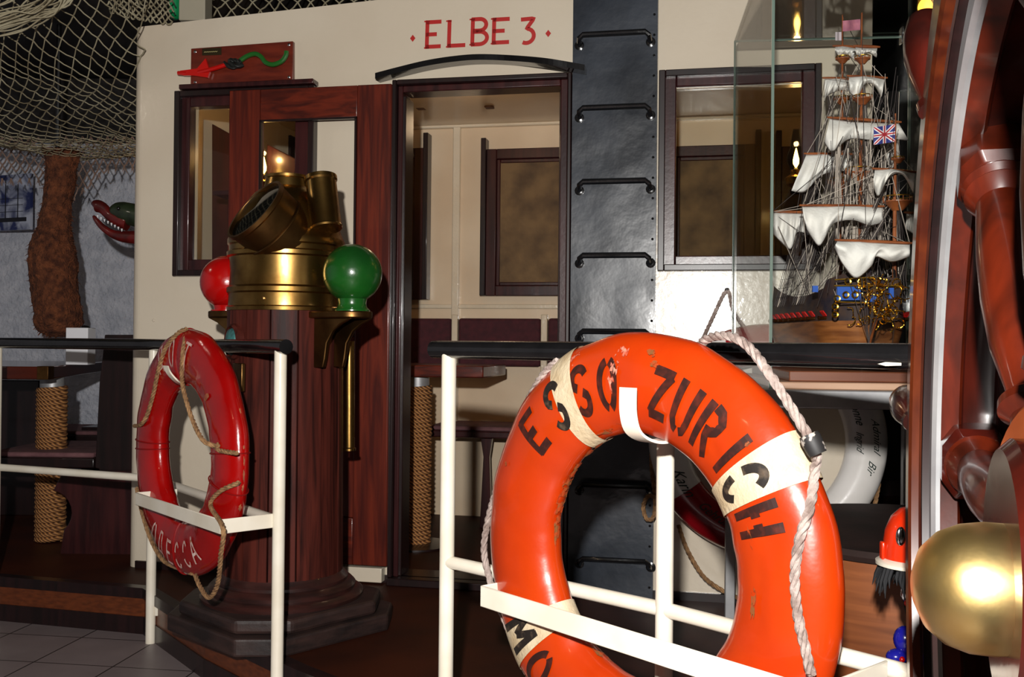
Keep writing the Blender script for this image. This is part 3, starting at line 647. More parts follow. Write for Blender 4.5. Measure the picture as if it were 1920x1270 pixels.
o3 = P(434, 641, 3.165); dv = Vector((-.80, -.6, 0)); MB().lathe(o3 - dv * .02, dv, [(.058, 0), (.058, .018), (.05, .026), (.044, .02)], 32).build('inspection_port', STAVE, bi)
MB().lathe(o3 - dv * .0, dv, [(.043, 0), (.04, .006), (.022, .014), (0, .016)], 32).build('port_glass', PATINA, bi)
e = P(446, 708, 3.135); mb = MB(); t_ = Vector((.62, -.78, 0)).normalized(); nn = Vector((-.78, -.62, 0)).normalized()
mb.slab([e + t_ * -.035 + nn * -.01 + Vector((0, 0, -.045)), e + t_ * .035 + nn * -.01 + Vector((0, 0, -.045)), e + t_ * .035 + nn * -.01 + Vector((0, 0, .045)), e + t_ * -.035 + nn * -.01 + Vector((0, 0, .045))], nn * .014); mb.build('brass_plate', BRASSD, bi, bevel=.003)

# ================================================================== RAILINGS
def pipe(mb, pts, r, n=16): return mb.tube(pts, r, n)
ZR = 1.086; ZL = .60
LP = [(-2.03, 3.93), (-1.31, 3.645), (-.65, 2.80)]
rl = thing('railing', (-1.31, 3.645, 0), 'white pipe railing with black handrail on the left, carrying the red lifebuoy', 'railing')
for x, y in LP:
    MB().tube([(x, y, 0.0), (x, y, ZR)], .0175, 20).build('post', WHITE, rl)
a_, b_, c_ = [Vector((x, y, 0)) for x, y in LP]
dirc = (c_ - b_).normalized(); dl_ = (a_ - b_).normalized(); up = Vector((0, 0, 1))
far = a_ + dl_ * 1.2
MB().tube([far + up * (ZR + .004), b_ + dl_ * .05 + up * (ZR + .004), b_ + dirc * .05 + up * (ZR + .004), c_ + dirc * .035 + up * (ZR + .004)], [.021] * 4, 16).build('handrail', BLACKG, rl)
MB().tube([far + up * ZL, b_ + up * ZL], .0145, 14).build('lower_rail', WHITE, rl); MB().tube([b_ + up * ZL, c_ + up * ZL], .0145, 14).build('lower_rail', WHITE, rl)
for p_, d_ in ((a_, Vector((.93, .1, 0))), (b_, Vector((.60, .05, 0)))):
    d_ = d_.normalized(); k_ = Vector((-d_.y, d_.x, 0))
    b0 = p_ + d_ * .016 + up * .10
    mb = MB().hexa([b0 - k_ * .012, b0 + d_ * .075 - k_ * .012, b0 + d_ * .075 + k_ * .012, b0 + k_ * .012, b0 - k_ * .012 + up * .045, b0 + d_ * .075 - k_ * .012 + up * .045, b0 + d_ * .075 + k_ * .012 + up * .045, b0 + k_ * .012 + up * .045]); o = mb.build('anchor_block', WHITE, rl, bevel=.003)
    MB().lathe(b0 + d_ * .05 - k_ * .012 + up * .022, -k_, [(.009, 0), (.008, .004), (0, .005)], 14).build('bolt', CREAM, o)
RP = [(-.145, 2.30), (.295, 1.90), (.625, 1.53), (1.0, 1.17)]
rr_ = thing('railing', (.295, 1.90, 0), 'white pipe railing with black handrail in the foreground, carrying the orange lifebuoy', 'railing')
for x, y in RP[:2] + RP[3:]:
    MB().tube([(x, y, 0), (x, y, ZR)], .0172, 20).build('post', WHITE, rr_)
pv = [Vector((x, y, 0)) for x, y in RP]
st = pv[0] - (pv[1] - pv[0]).normalized() * .03
MB().tube(smooth([st + up * (ZR + .003), pv[0] + up * (ZR + .003), pv[1] + up * (ZR + .003), pv[2] + up * (ZR + .003), pv[3] + up * (ZR + .003)], 4), .0205, 16).build('handrail', BLACKG, rr_)
for i in range(3): MB().tube([pv[i] + up * ZL, pv[i + 1] + up * ZL], .0145, 14).build('lower_rail', WHITE, rr_)
p_ = P(1668, 683, 1.53); MB().slab([p_ + Vector((x, 0, z)) for x, z in ((-.018, 0), (-.006, .003), (.018, .002), (.018, -.002), (-.006, -.003))], (0, .004, 0)).build('chipped_paint', WHITE, rr_)

# ================================================================== LIFEBUOYS
class Ring:
    def __init__(s, c, u, R, a, b):
        s.fr = Frame((c[0], c[1], 0), u); s.zc = c[2]; s.R = R; s.a = a; s.b = b
    def p(s, th, ph, e=0):       # th from +s axis, ph: -90 inner edge .. 0 front .. 90 outer edge
        r = s.R + (s.a + e) * math.sin(ph); return s.fr(r * math.cos(th), -(s.b + e) * math.cos(ph), s.zc + r * math.sin(th))
    def body(s, t0=0, t1=2 * PI, e=0, nt=120, np_=40, wob=0):
        mb = MB(); full = abs(t1 - t0 - 2 * PI) < 1e-6
        def fn(u, v):
            th = t0 + (t1 - t0) * u; ph = 2 * PI * v; n_ = wob * noise.noise(Vector((math.cos(th) * 5, math.sin(th) * 5, ph * .6))) if wob else 0
            return s.p(th, ph, e + n_)
        return mb.grid(fn, nt, np_, cu=full, cv=True)
    def th(s, px, py, y=None):
        h_ = s.fr.hit(px, py, -s.b if y is None else y); return math.atan2(h_[1] - s.zc, h_[0])
    def lay(s, th0, ph0=0, e=.0015, flip=False):
        """map text-plane metres to the tube: x along the ring, y outward"""
        def fn(x, y):
            ph = ph0 + (y / ((s.a + s.b) / 2)) * (-1 if flip else 1); rr = s.R + s.a * math.sin(ph0)
            return s.p(th0 - x / rr * (-1 if flip else 1), ph, e)
        return fn
    def hug(s, px, py, gap=.008, back=False):
        y = -s.b
        for _ in range(8):
            S_, z_ = s.fr.hit(px, py, y); r = math.hypot(S_, z_ - s.zc); k = max(-1, min(1, (r - s.R) / (s.a + gap)))
            y = -(s.b + gap) * math.sqrt(max(0, 1 - k * k))
        return s.fr(S_, y, z_)
def wornpaint(name, base, base2, worn, amt=.66, rough=.3, coat=.4, b=.2):
    m = mat(name, base, base2, rough=rough, scale=4, bump=b, bscale=30, coat=coat); nt = m.node_tree; L = nt.links; bs = nt.nodes['Principled BSDF']
    src = bs.inputs['Base Color'].links[0].from_socket; tc = [n for n in nt.nodes if n.type == 'TEX_COORD'][0]
    n = nt.nodes.new('ShaderNodeTexNoise'); n.inputs['Scale'].default_value = 13; n.inputs['Detail'].default_value = 9; n.inputs['Roughness'].default_value = .68; L.new(tc.outputs['Object'], n.inputs['Vector'])
    r = nt.nodes.new('ShaderNodeValToRGB'); r.color_ramp.elements[0].position = amt; r.color_ramp.elements[1].position = amt + .03; L.new(n.outputs[0], r.inputs[0])
    mx = nt.nodes.new('ShaderNodeMixRGB'); L.new(r.outputs[0], mx.inputs[0]); L.new(src, mx.inputs[1]); mx.inputs[2].default_value = lin(worn); L.new(mx.outputs[0], bs.inputs['Base Color']); return m
ORW = wornpaint('orange_buoy_paint', (182, 54, 4), (170, 44, 4), (134, 74, 30), .675)
REW = wornpaint('red_buoy_paint', (164, 8, 6), (138, 4, 4), (150, 78, 52), .72, .22, .6, .3)
def patch(rg, pts, e, m, par):
    """irregular worn stain drawn on the ring at image-derived places, as (px, py, w, h)"""
    for (px, py, w_, h_) in pts:
        mb = MB()
        S_, z_ = rg.fr.hit(px, py, -rg.b); th = math.atan2(z_ - rg.zc, S_); r = math.hypot(S_, z_ - rg.zc); ph = math.asin(max(-1, min(1, (r - rg.R) / rg.a)))
        N_ = 18; f_ = rg.lay(th, ph, e); vs = [f_(0, 0)]
        for i in range(N_):
            k = .55 + .6 * random.random(); vs.append(f_(w_ * k * math.cos(2 * PI * i / N_), h_ * k * math.sin(2 * PI * i / N_)))
        mb.add(vs, [(0, i + 1, (i + 1) % N_ + 1) for i in range(N_)]).build('worn_patch', m, par, sm=False)
def speckle(m, sc=70, thr=.5):
    nt = m.node_tree; L = nt.links; bs = nt.nodes['Principled BSDF']; tc = [n for n in nt.nodes if n.type == 'TEX_COORD'][0]
    n = nt.nodes.new('ShaderNodeTexNoise'); n.inputs['Scale'].default_value = sc; n.inputs['Detail'].default_value = 6; L.new(tc.outputs['Object'], n.inputs['Vector'])
    r = nt.nodes.new('ShaderNodeValToRGB'); r.color_ramp.elements[0].position = thr - .03; r.color_ramp.elements[1].position = thr + .05; L.new(n.outputs[0], r.inputs[0]); L.new(r.outputs[0], bs.inputs['Alpha']); return m
# --- orange lifebuoy
OR = Ring((.231, 1.775, EYE - .374), (.649, -.761), .310, .090, .052)
ob = thing('orange_lifebuoy', OR.fr(0, 0, OR.zc - .40), 'large orange lifebuoy lettered ESSO ZURICH with cream bands, in the foreground', 'lifebuoy')
OR.body(nt=160, np_=48, wob=.004).build('ring', ORW, ob, ang=180)
tE = [OR.th(1005, 815), OR.th(1048, 770), OR.th(1092, 740), OR.th(1140, 722), OR.th(1240, 730), OR.th(1291, 748), OR.th(1342, 786), OR.th(1385, 838), OR.th(1412, 898), OR.th(1440, 972)]
bt = [(OR.th(1072, 780, -OR.b) , .052), (OR.th(1440, 878), .062), (OR.th(1032, 1155), .062)]
for th, hw in bt + [(OR.th(1300, 1262, -.03), .062)]:
    OR.body(th - hw / .62, th + hw / .62, .0035, 20, 48, .002).build('canvas_band', BAND, ob, ang=60)
for i, (ch, th) in enumerate(zip('ESSOZURICH', tE)):
    fn = OR.lay(th, -.02 if i not in (7,) else .05, .0052 if i in (1, 8) else .0035); w_ = .042 if ch != 'I' else .02
    H_ = .070 if ch != 'H' else .066
    mo = MB(); glyph(mo, ch, -w_ / 2, -H_ / 2, w_, H_, .0135, fn); mo.build('letter', LETTERK if i in (1, 8) else LETTER, ob, sm=False)
OR_b = [('M', OR.th(985, 1180), LETTERK), ('O', OR.th(1022, 1240), LETTER), ('N', OR.th(1078, 1288), LETTER)]
for ch, th, m_ in OR_b: mo = MB(); glyph(mo, ch, -.024, -.034, .048, .068, .0135, OR.lay(th, .1, .0052 if ch == 'M' else .0035, flip=True)); mo.build('letter', m_, ob, sm=False)
WO = mat('worn_orange', (118, 72, 34), (160, 56, 8), rough=.6, scale=70, lo=.4, hi=.6); speckle(WO, 60, .49); patch(OR, [(1074, 858, .03, .012), (1055, 885, .03, .014), (1040, 915, .028, .016), (1030, 945, .03, .016), (1020, 975, .03, .014), (1014, 1005, .028, .012), (1085, 845, .02, .008), (1120, 806, .03, .009), (1155, 795, .025, .006), (1100, 1200, .03, .012), (1215, 665, .012, .006), (1225, 685, .010, .005), (1415, 1130, .03, .004), (1410, 1010, .02, .003), (950, 870, .006, .004), (1400, 835, .006, .004)], .0045, WO, ob)
patch(OR, [(1166, 655, .010, .020), (1156, 680, .010, .022), (1148, 710, .008, .02), (1065, 672, .02, .010)], .0045, speckle(mat('scuff', (206, 140, 120), (190, 70, 40), rough=.6, scale=60), 80, .53), ob)
HU = lambda *a: [OR.hug(x, y, .010) for x, y in a]
Q = lambda x, y, yy: OR.fr.W(x, y, yy)
MB().rope([Q(1046, 676, -.02), Q(1020, 700, -.02), Q(988, 755, -.01), Q(960, 830, 0), Q(930, 920, 0), Q(912, 990, 0), Q(908, 1040, 0), Q(922, 1100, 0), Q(945, 1160, 0), Q(975, 1235, -.01), Q(1010, 1300, -.02)], .0072, strands=3).build('grab_rope', ROPEW, ob)
MB().rope([Q(1312, 646, .02), Q(1335, 632, -.0), Q(1372, 632, -.02), Q(1408, 655, -.03), Q(1448, 710, -.04), Q(1490, 775, -.04), Q(1528, 845, -.03)] + HU((1536, 880), (1520, 950), (1500, 1010), (1490, 1080), (1497, 1160), (1512, 1225)) + [Q(1522, 1270, -.06)], .0080).build('grab_rope', ROPEW, ob)
k1 = Q(1516, 815, -.04); k2 = Q(1534, 852, -.035); cyl(MB(), k1, k2, [(.0, 0), (.0145, 0), (.016, .2), (.015, .8), (.0135, 1), (0, 1)], 16).build('rope_whipping', mat('worn_tape', (30, 28, 28), (170, 160, 150), rough=.6, scale=60, lo=.55, hi=.6), ob)
# brackets of the railing that hold it
def ribbon(mb, pts, half, th):
    vs = []; k = len(pts)
    for i, p in enumerate(pts):
        t = (pts[min(i + 1, k - 1)] - pts[max(i - 1, 0)]).normalized(); n_ = t.cross(half.normalized()).normalized() * th
        vs += [p - half - n_, p + half - n_, p + half + n_, p - half + n_]
    fs = [(i * 4 + j, i * 4 + (j + 1) % 4, i * 4 + 4 + (j + 1) % 4, i * 4 + 4 + j) for i in range(k - 1) for j in range(4)] + [(0, 1, 2, 3), (4 * k - 4, 4 * k - 3, 4 * k - 2, 4 * k - 1)]
    mb.add(vs, fs)
def flatbar(fr, pts, z0, z1, th, name, par):
    mb = MB(); n = len(pts)
    for (s0, y0), (s1, y1) in zip(pts, pts[1:]):
        d = Vector((s1 - s0, y1 - y0)); l = d.length; nx, ny = -d.y / l * th, d.x / l * th
        mb.hexa([fr(s0, y0, z0), fr(s1, y1, z0), fr(s1 + nx, y1 + ny, z0), fr(s0 + nx, y0 + ny, z0), fr(s0, y0, z1), fr(s1, y1, z1), fr(s1 + nx, y1 + ny, z1), fr(s0 + nx, y0 + ny, z1)])
    return mb.build(name, WHITE, par, bevel=.002)
yb = -.085
sa, za = OR.fr.hit(900, 1107, yb); sb, _ = OR.fr.hit(1532, 1240, yb)
yr = .11
flatbar(OR.fr, [(sa, yr), (sa, yb), (sb, yb), (sb, yr + .0)], ZL - .02, ZL + .022, .005, 'lifebuoy_bracket', rr_)
s1_, z1_ = OR.fr.hit(1180, 727, -.075); s2_, z2_ = OR.fr.hit(1188, 800, -.075); mb = MB()
hk = smooth([OR.fr(s1_, -.078, z1_), OR.fr(s1_ + .001, -.078, z2_ + .02), OR.fr(s1_ + .004, -.066, z2_ - .012), OR.fr(s1_ + .01, -.03, z2_ - .028), OR.fr(s1_ + .016, .02, z2_ - .026), OR.fr(s1_ + .02, .09, z2_ - .02)], 5)
ribbon(mb, hk, OR.fr.u * .018, .0024)
mb.build('lifebuoy_hook', WHITE, rr_)
# --- red lifebuoy
RU = (c_ - b_).normalized()
RG = Ring((-.99, 3.06, EYE - .335), (.654, -.757), .290, .086, .044)
rb = thing('red_lifebuoy', RG.fr(0, 0, RG.zc - .376), 'red lifebuoy with white Cyrillic lettering and brown rope, hanging on the left railing', 'lifebuoy')
RG.body(nt=150, np_=44, wob=.004).build('ring', REW, rb, ang=180)
for d in (90, 92, 183, 178, 4, -14, 270):
    th = math.radians(d); MB().tube([RG.p(th, 2 * PI * i / 40, .0015) for i in range(40)], .0022, 5, closed=True).build('canvas_seam', mat('seam_red', (130, 8, 8), rough=.4), rb)
def cyr(ch, th, ph, flip, w_, H_, sw=.008): mb = MB(); glyph(mb, ch, -w_ / 2, -H_ / 2, w_, H_, sw, RG.lay(th, ph, .003, flip)); mb.build('letter', SILVERL, rb, sm=False)
GL['П'] = [[(.05, 0), (.05, .95)], [(.0, .95), (1, .95)], [(.95, .95), (.95, 0)]]; GL['Р'] = [[(.1, 0), (.1, 1)], [(.1, .96), (.7, .96), (.9, .8), (.9, .6), (.7, .45), (.1, .45)]]
for ch, x, y in (('D', 302, 680), ('O', 322, 667), ('T', 347, 680)): cyr(ch, RG.th(x, y), .15, False, .036, .066, .0065)
for ch, x, y in (('O', 293, 985), ('D', 304, 1002), ('E', 318, 1018), ('C', 333, 1028), ('C', 348, 1033), ('A', 363, 1034)): cyr(ch, RG.th(x, y), .25, True, .036, .062, .0065)
patch(RG, [(389, 745, .012, .018), (438, 840, .006, .004), (440, 870, .015, .004), (443, 900, .02, .005), (436, 925, .012, .005), (425, 770, .008, .004), (430, 965, .012, .008), (412, 980, .006, .005), (360, 1015, .006, .004)], .0035, CHIPS, rb)
QR = lambda x, y, yy: RG.fr.W(x, y, yy); HR = lambda *a: [RG.hug(x, y, .008) for x, y in a]
MB().rope(HR((350, 617), (335, 624), (312, 650), (298, 690), (287, 740), (275, 780), (263, 797)) + [QR(252, 799, .02)], .0068).build('grab_rope', ROPEB, rb)
MB().rope([QR(350, 620, -.01)] + HR((343, 660), (341, 700)) + [QR(345, 735, -.07), QR(360, 785, -.07), QR(380, 825, -.075)] + HR((402, 836), (425, 833), (440, 842)) + [QR(446, 850, -.04)], .0068).build('grab_rope', ROPEB, rb)
MB().rope([QR(448, 905, -.02)] + HR((440, 920), (427, 945)) + [QR(418, 990, -.10), QR(414, 1040, -.09), QR(408, 1095, -.06), QR(392, 1121, -.05), QR(375, 1100, -.04), QR(366, 1078, -.03)], .0068).build('grab_rope', ROPEB, rb)
MB().rope([QR(256, 915, .0), QR(266, 960, .0), QR(282, 1010, .0), QR(305, 1050, .0), QR(335, 1066, -.0), QR(362, 1076, -.02)], .0068).build('grab_rope', ROPEB, rb)
yb = -.085; sa, _ = RG.fr.hit(254, 905, yb); sb, _ = RG.fr.hit(413, 950, yb)
flatbar(RG.fr, [(sa, .05), (sa, yb), (sb, yb), (sb + .0, .085)], ZL - .018, ZL + .022, .005, 'lifebuoy_bracket', rl)
a1 = QR(312, 686, -.085); mb = MB(); hk = smooth([QR(311, 686, -.085), QR(317, 700, -.085), QR(332, 716, -.06), QR(345, 722, 0), QR(355, 720, .09)], 5)
ribbon(mb, hk, RG.fr.u * .016, .0022)
mb.build('lifebuoy_hook', WHITE, rl)
# --- signed white lifebuoy on the cabin wall
hs, hz = q(1435, 826, -.116)
wf = WALL(hs, -.116, 0)
WG = Ring((wf.x, wf.y, hz), (WALL.u.x, WALL.u.y), .338, .070, .058)
wb_ = thing('signed_lifebuoy', WG.fr(0, 0, hz - .40), 'white and red lifebuoy covered in signatures, hung on the cream wall behind the steel table', 'lifebuoy')
WG.body(nt=140, np_=40).build('ring', WHITEG, wb_, ang=180)
for d in (90, 236): WG.body(math.radians(d - 22), math.radians(d + 22), .0015, 30, 40).build('red_band', REDG, wb_, ang=60)
for txt, d, off, h_, fl in (('Karin', 207, .01, .05, True), ('Gehrungen', 233, .02, .042, True), ('Admiral', 6, .025, .034, False), ('Ingrid', 0, -.025, .032, False), ('Bir', -17, .015, .036, False), ('Yvonne', 24, -.02, .038, False), ('Aug', 176, .0, .05, False), ('ABE', 168, -.03, .035, False)):
    f0 = WG.lay(math.radians(d), 0, .003, fl); mb = MB()
    if d in (4, -8, -24, 26): script(mb, txt, -.05, 0, h_, lambda x, y, f0=f0, off=off: f0(x, y + off + .18 * x), .6, .0)
    else: script(mb, txt, -.05, -.01 + off, h_, f0, .6, .0)
    mb.build('signature', INK, wb_, sm=False)
Wq = lambda x, y, o=-.10: WALL.W(x, y, o)
MB().rope([Wq(1312, 648, -.05), Wq(1335, 598, -.04), Wq(1363, 545, -.03), Wq(1376, 585, -.04), Wq(1408, 630, -.05)], .007).build('hanging_cord', ROPEW, wb_)
MB().rope([Wq(1222, 830, -.12), Wq(1222, 880, -.13), Wq(1228, 930, -.13), Wq(1226, 968, -.13), Wq(1213, 974, -.13), Wq(1206, 950, -.12), Wq(1216, 930, -.14), Wq(1232, 935, -.14)], .008).build('grab_rope', ROPEB, wb_)
MB().rope([Wq(1272, 985, -.10), Wq(1288, 1030), Wq(1318, 1080), Wq(1355, 1108), Wq(1390, 1122), Wq(1440, 1118)], .008).build('grab_rope', ROPEB, wb_)
MB().rope([Wq(1640, 780, -.08), Wq(1648, 840), Wq(1648, 900), Wq(1640, 950, -.08)], .008).build('grab_rope', ROPEB, wb_)
MB().lathe(WALL.W(1363, 545, 0), -WALL.t, [(.006, 0), (.006, .03), (.009, .034), (0, .036)], 12).build('hook', CHROME, wb_)

# ================================================================== STEEL TABLE, GLASS CASE, MODEL SHIP
CF = Frame((.634, 2.45, 0), (.993, -.116)); CW, CD = .57, .905
zt0, zt1 = P(1500, 765, 2.45).z, P(1500, 731, 2.45).z
tb = thing('steel_table', CF(CW / 2, CD / 2, DECK), 'brushed steel frame table under the glass ship case', 'table')
mb = MB(); frameb = [(-.02, CW + .02, -.02, .02), (-.02, CW + .02, CD - .02, CD + .02), (-.02, .02, .02, CD - .02), (CW - .02, CW + .02, .02, CD - .02)]
for a in frameb: mb.box(CF, *a, zt0, zt1)
mb.build('table_frame', STEEL, tb, bevel=.003)
for x, y in ((0, .0), (CW, 0), (0, CD), (CW, CD)):
    MB().box(CF, x - .016, x + .016, y - .016, y + .016, DECK, zt0).build('leg', STEEL, tb, bevel=.002)
mb = MB(); mb.box(CF, .0, CW, .0, CD, zt1 - .012, zt1 - .004); mb.build('shelf_plate', STEEL, tb)
zc = P(1560, 697, 2.5).z
dc = thing('display_case', CF(CW / 2, CD / 2, zt1), 'tall glass display case with wooden base enclosing the model ship', 'display case')
MB().box(CF, .02, CW - .02, .03, CD - .03, zt1, zt1 + .018).build('base_board', mat('case_base_wood', (196, 158, 132), (172, 132, 106), rough=.4, scale=6, stretch=(.3, 3, 3), coat=.2), dc, bevel=.003)
MB().box(CF, .06, CW - .06, .08, CD - .06, zt1 + .018, zc).build('plinth_board', mat('case_plinth_wood', (128, 74, 48), (104, 56, 36), rough=.4, scale=6, stretch=(.3, 3, 3), coat=.2), dc, bevel=.003)
g = .006; zb_, ztp = zt1 + .001, P(1560, 80, 3.35).z
for nm, a in (('glass_pane', (0, CW, 0, g)), ('glass_pane', (0, CW, CD - g, CD)), ('glass_pane', (0, g, g, CD - g)), ('glass_pane', (CW - g, CW, g, CD - g))):
    MB().box(CF, *a, zb_, ztp).build(nm, GLASSC, dc, sm=False)
MB().box(CF, 0, CW, 0, CD, ztp, ztp + g).build('glass_lid', glassmat('darkened_lid_glass', (.72, .70, .68), .05, 1.6), dc, sm=False)  # grey tint puts the dark grazing reflection into the lid's colour
for x, y in ((-.001, -.001), (-.001, CD - g), (CW - g, CD - g), (CW - g, -.001)):
    MB().box(CF, x, x + g + .001, y, y + g + .001, zb_, ztp).build('glass_edge', GLEDGE, dc, sm=False)
MB().box(CF, 0, CW, CD - g - .002, CD - g + .004, ztp - .004, ztp + .002).build('lid_edge', GLEDGE, dc, sm=False)
MB().box(CF, CW - .035, CW + .004, CD - .035, CD + .004, ztp - .028, ztp + .012).build('corner_clip', CHROME, dc, bevel=.004)

# --- the model ship
near, far_ = P(1650, 640, 2.60), P(1500, 640, 3.12)
KX = Vector((near.x - far_.x, near.y - far_.y, 0)); LSH = KX.length; KX.normalize(); KY = Vector((-KX.y, KX.x, 0))
zk = zc + .004; zw = P(1600, 604, 2.75).z; zdk = P(1640, 530, 2.6).z
SH = lambda t, b, z: Vector((far_.x, far_.y, 0)) + KX * (t * LSH) + KY * b + Vector((0, 0, z))
ship = thing('model_sailing_ship', SH(.5, 0, zk), 'wooden model sailing ship with furled white sails inside the glass case', 'model ship')
def beam(t): return .125 * min(1, 1.0 - (max(0, t - .72) / .28) ** 2.2 * .72) * (1 - .22 * (1 - t) ** 2)
def sheer(t): return .045 * (2 * t - 1) ** 2 + (.02 if t > .8 else 0)
def hull(u, v):
    t = u * 1.02; s = v * 2 - 1; b = beam(min(t, 1)); side = 1 if s > 0 else -1; k = abs(s)
    z = zk + (zw - zk) * (k ** 1.6); return SH(t, side * b * (k ** .38), z)
MB().grid(hull, 40, 31).build('hull', SHIPW, ship, ang=80)
HB = mat('ship_dark_band', (66, 48, 38), (34, 30, 40), rough=.45, scale=30)
def upper(side):
    def f(u, v):
        t = u * 1.02; z0 = zw; z1 = zw + (zdk - zw) * .75 + sheer(t); return SH(t, side * beam(min(t, 1)) * (1.0 - .12 * v), z0 + (z1 - z0) * v)
    return f
for sd_ in (1, -1): MB().grid(upper(sd_), 36, 6).build('bulwark', HB, ship)
MB().grid(lambda u, v: SH(u * 1.02, (2 * v - 1) * beam(min(u * 1.02, 1)) * .93, zw + .035), 30, 6).build('ship_deck', SHIPM, ship)
# transom / bow screen with blue panels and gilding
te = 1.02; bw = beam(1)
MB().slab([SH(te, -bw * 1.0, zw), SH(te, bw * 1.0, zw), SH(te, bw * 1.3, zdk - .02), SH(te, bw * .9, zdk + .012), SH(te, -bw * .9, zdk + .012), SH(te, -bw * 1.3, zdk - .02)], KX * .014).build('stern_screen', HB, ship)
def blue(t, b0, b1, z0, z1): MB().slab([SH(t, b0, z0), SH(t, b1, z0), SH(t, b1, z1), SH(t, b0, z1)], KX * .004).build('blue_panel', BLUE, ship)
pixn = lambda x, y, d=2.545: P(x, y, d)
for x0, y0, x1, y1 in ((1570, 537, 1614, 563), (1632, 550, 1645, 566), (1524, 536, 1534, 548), (1668, 540, 1676, 560)):
    a = pixn(x0, y1, 2.56); b = pixn(x1, y1, 2.56); c2 = pixn(x1, y0, 2.56); d2 = pixn(x0, y0, 2.56); MB().slab([a, b, c2, d2], (0, .008, 0)).build('blue_panel', BLUE, ship)
random.seed(3); mb = MB()
for i in range(85):
    x = random.gauss(1648, 22); y = random.uniform(520, 604)
    if x > 1698: continue
    x = max(x, 1566); d = 2.545 + abs(x - 1640) * .0006; pts = [pixn(x, y, d)]; a = random.uniform(0, 6.28)
    for k in range(7): a += random.uniform(-.2, .9); x += math.cos(a) * 4; y += math.sin(a) * 4; pts.append(pixn(x, y, d + random.uniform(-.006, .006)))
    mb.tube(smooth(pts, 3), .0015, 5)
for x, y in ((1586, 553), (1603, 553), (1590, 528), (1570, 560), (1566, 575), (1566, 590)):
    p = pixn(x, y, 2.55); mb.tube([p + Vector((math.cos(2 * PI * k / 12) * .007, 0, math.sin(2 * PI * k / 12) * .007)) for k in range(12)], .0025, 5, closed=True)
for x0, y0, x1, y1 in ((1564, 536, 1690, 536), (1566, 566, 1628, 568), (1565, 525, 1640, 520)): mb.tube([pixn(x0, y0, 2.555), pixn(x1, y1, 2.555)], .002, 6)
mb.build('gilded_carving', GOLD, ship)['kind'] = 'stuff'
for i in range(9):
    t = .12 + i * .09
    for sd_ in (1, -1):
        b = beam(t) * sd_; p = SH(t, b, zw + .012)
        g1_ = MB().slab([p + KX * -.011 + KY * .003 * sd_, p + KX * .011 + KY * .003 * sd_, p + KX * .011 + KY * .013 * sd_ + up * .012, p + KX * -.011 + KY * .013 * sd_ + up * .012], up * .004).build('gunport_lid', mat('port_red', (188, 26, 22), rough=.4), ship)
        MB().lathe(p - up * .004, KY * sd_, [(.0045, 0), (.004, .016), (.005, .018), (.005, .022)], 10).build('cannon', BRASSD, ship)
# masts
def mast(px, d, ytop, name='mast', r=.006):
    top = P(px, ytop, d); return MB().tube([Vector((top.x, top.y, zw)), Vector((top.x, top.y, zw + (top.z - zw) * .5)), top], [r, r * .85, r * .35], 10).build(name, SHIPM, ship)
MD = {'mizzen': (1580, 3.0, 28), 'main': (1616, 2.82, 24), 'fore': (1679, 2.63, 213)}
for k, v in MD.items(): mast(*v)
bsp = MB().tube([SH(.98, 0, zw + .03), P(1628, 655, 2.47)], [.006, .003], 8).build('bowsprit', SHIPM, ship)
# tops (crow's nests)
for x, y, d, r in ((1580, 112, 3.0, .020), (1617, 112, 2.82, .021), (1578, 188, 3.0, .022), (1617, 187, 2.82, .026), (1610, 326, 2.82, .036), (1574, 345, 3.0, .034), (1683, 380, 2.63, .037), (1684, 300, 2.63, .016)):
    c = P(x, y, d); tp = MB().lathe(c, (0, 0, 1), [(r * .35, -r * .6), (r * .85, -r * .05), (r, 0), (r, .003), (0, .003)], 20).build('top_platform', SHIPM, ship)
    MB().tube([c + Vector((math.cos(2 * PI * k / 20) * r, math.sin(2 * PI * k / 20) * r, r * .42)) for k in range(20)], .0016, 5, closed=True).build('top_railing', GOLD, tp)
    mb = MB()
    for k in range(12): a = 2 * PI * k / 12; e = Vector((math.cos(a) * r, math.sin(a) * r, 0)); mb.tube([c + e, c + e + up * r * .42], .0013, 4)
    mb.build('top_stanchion', SHIPM, tp)['kind'] = 'stuff'
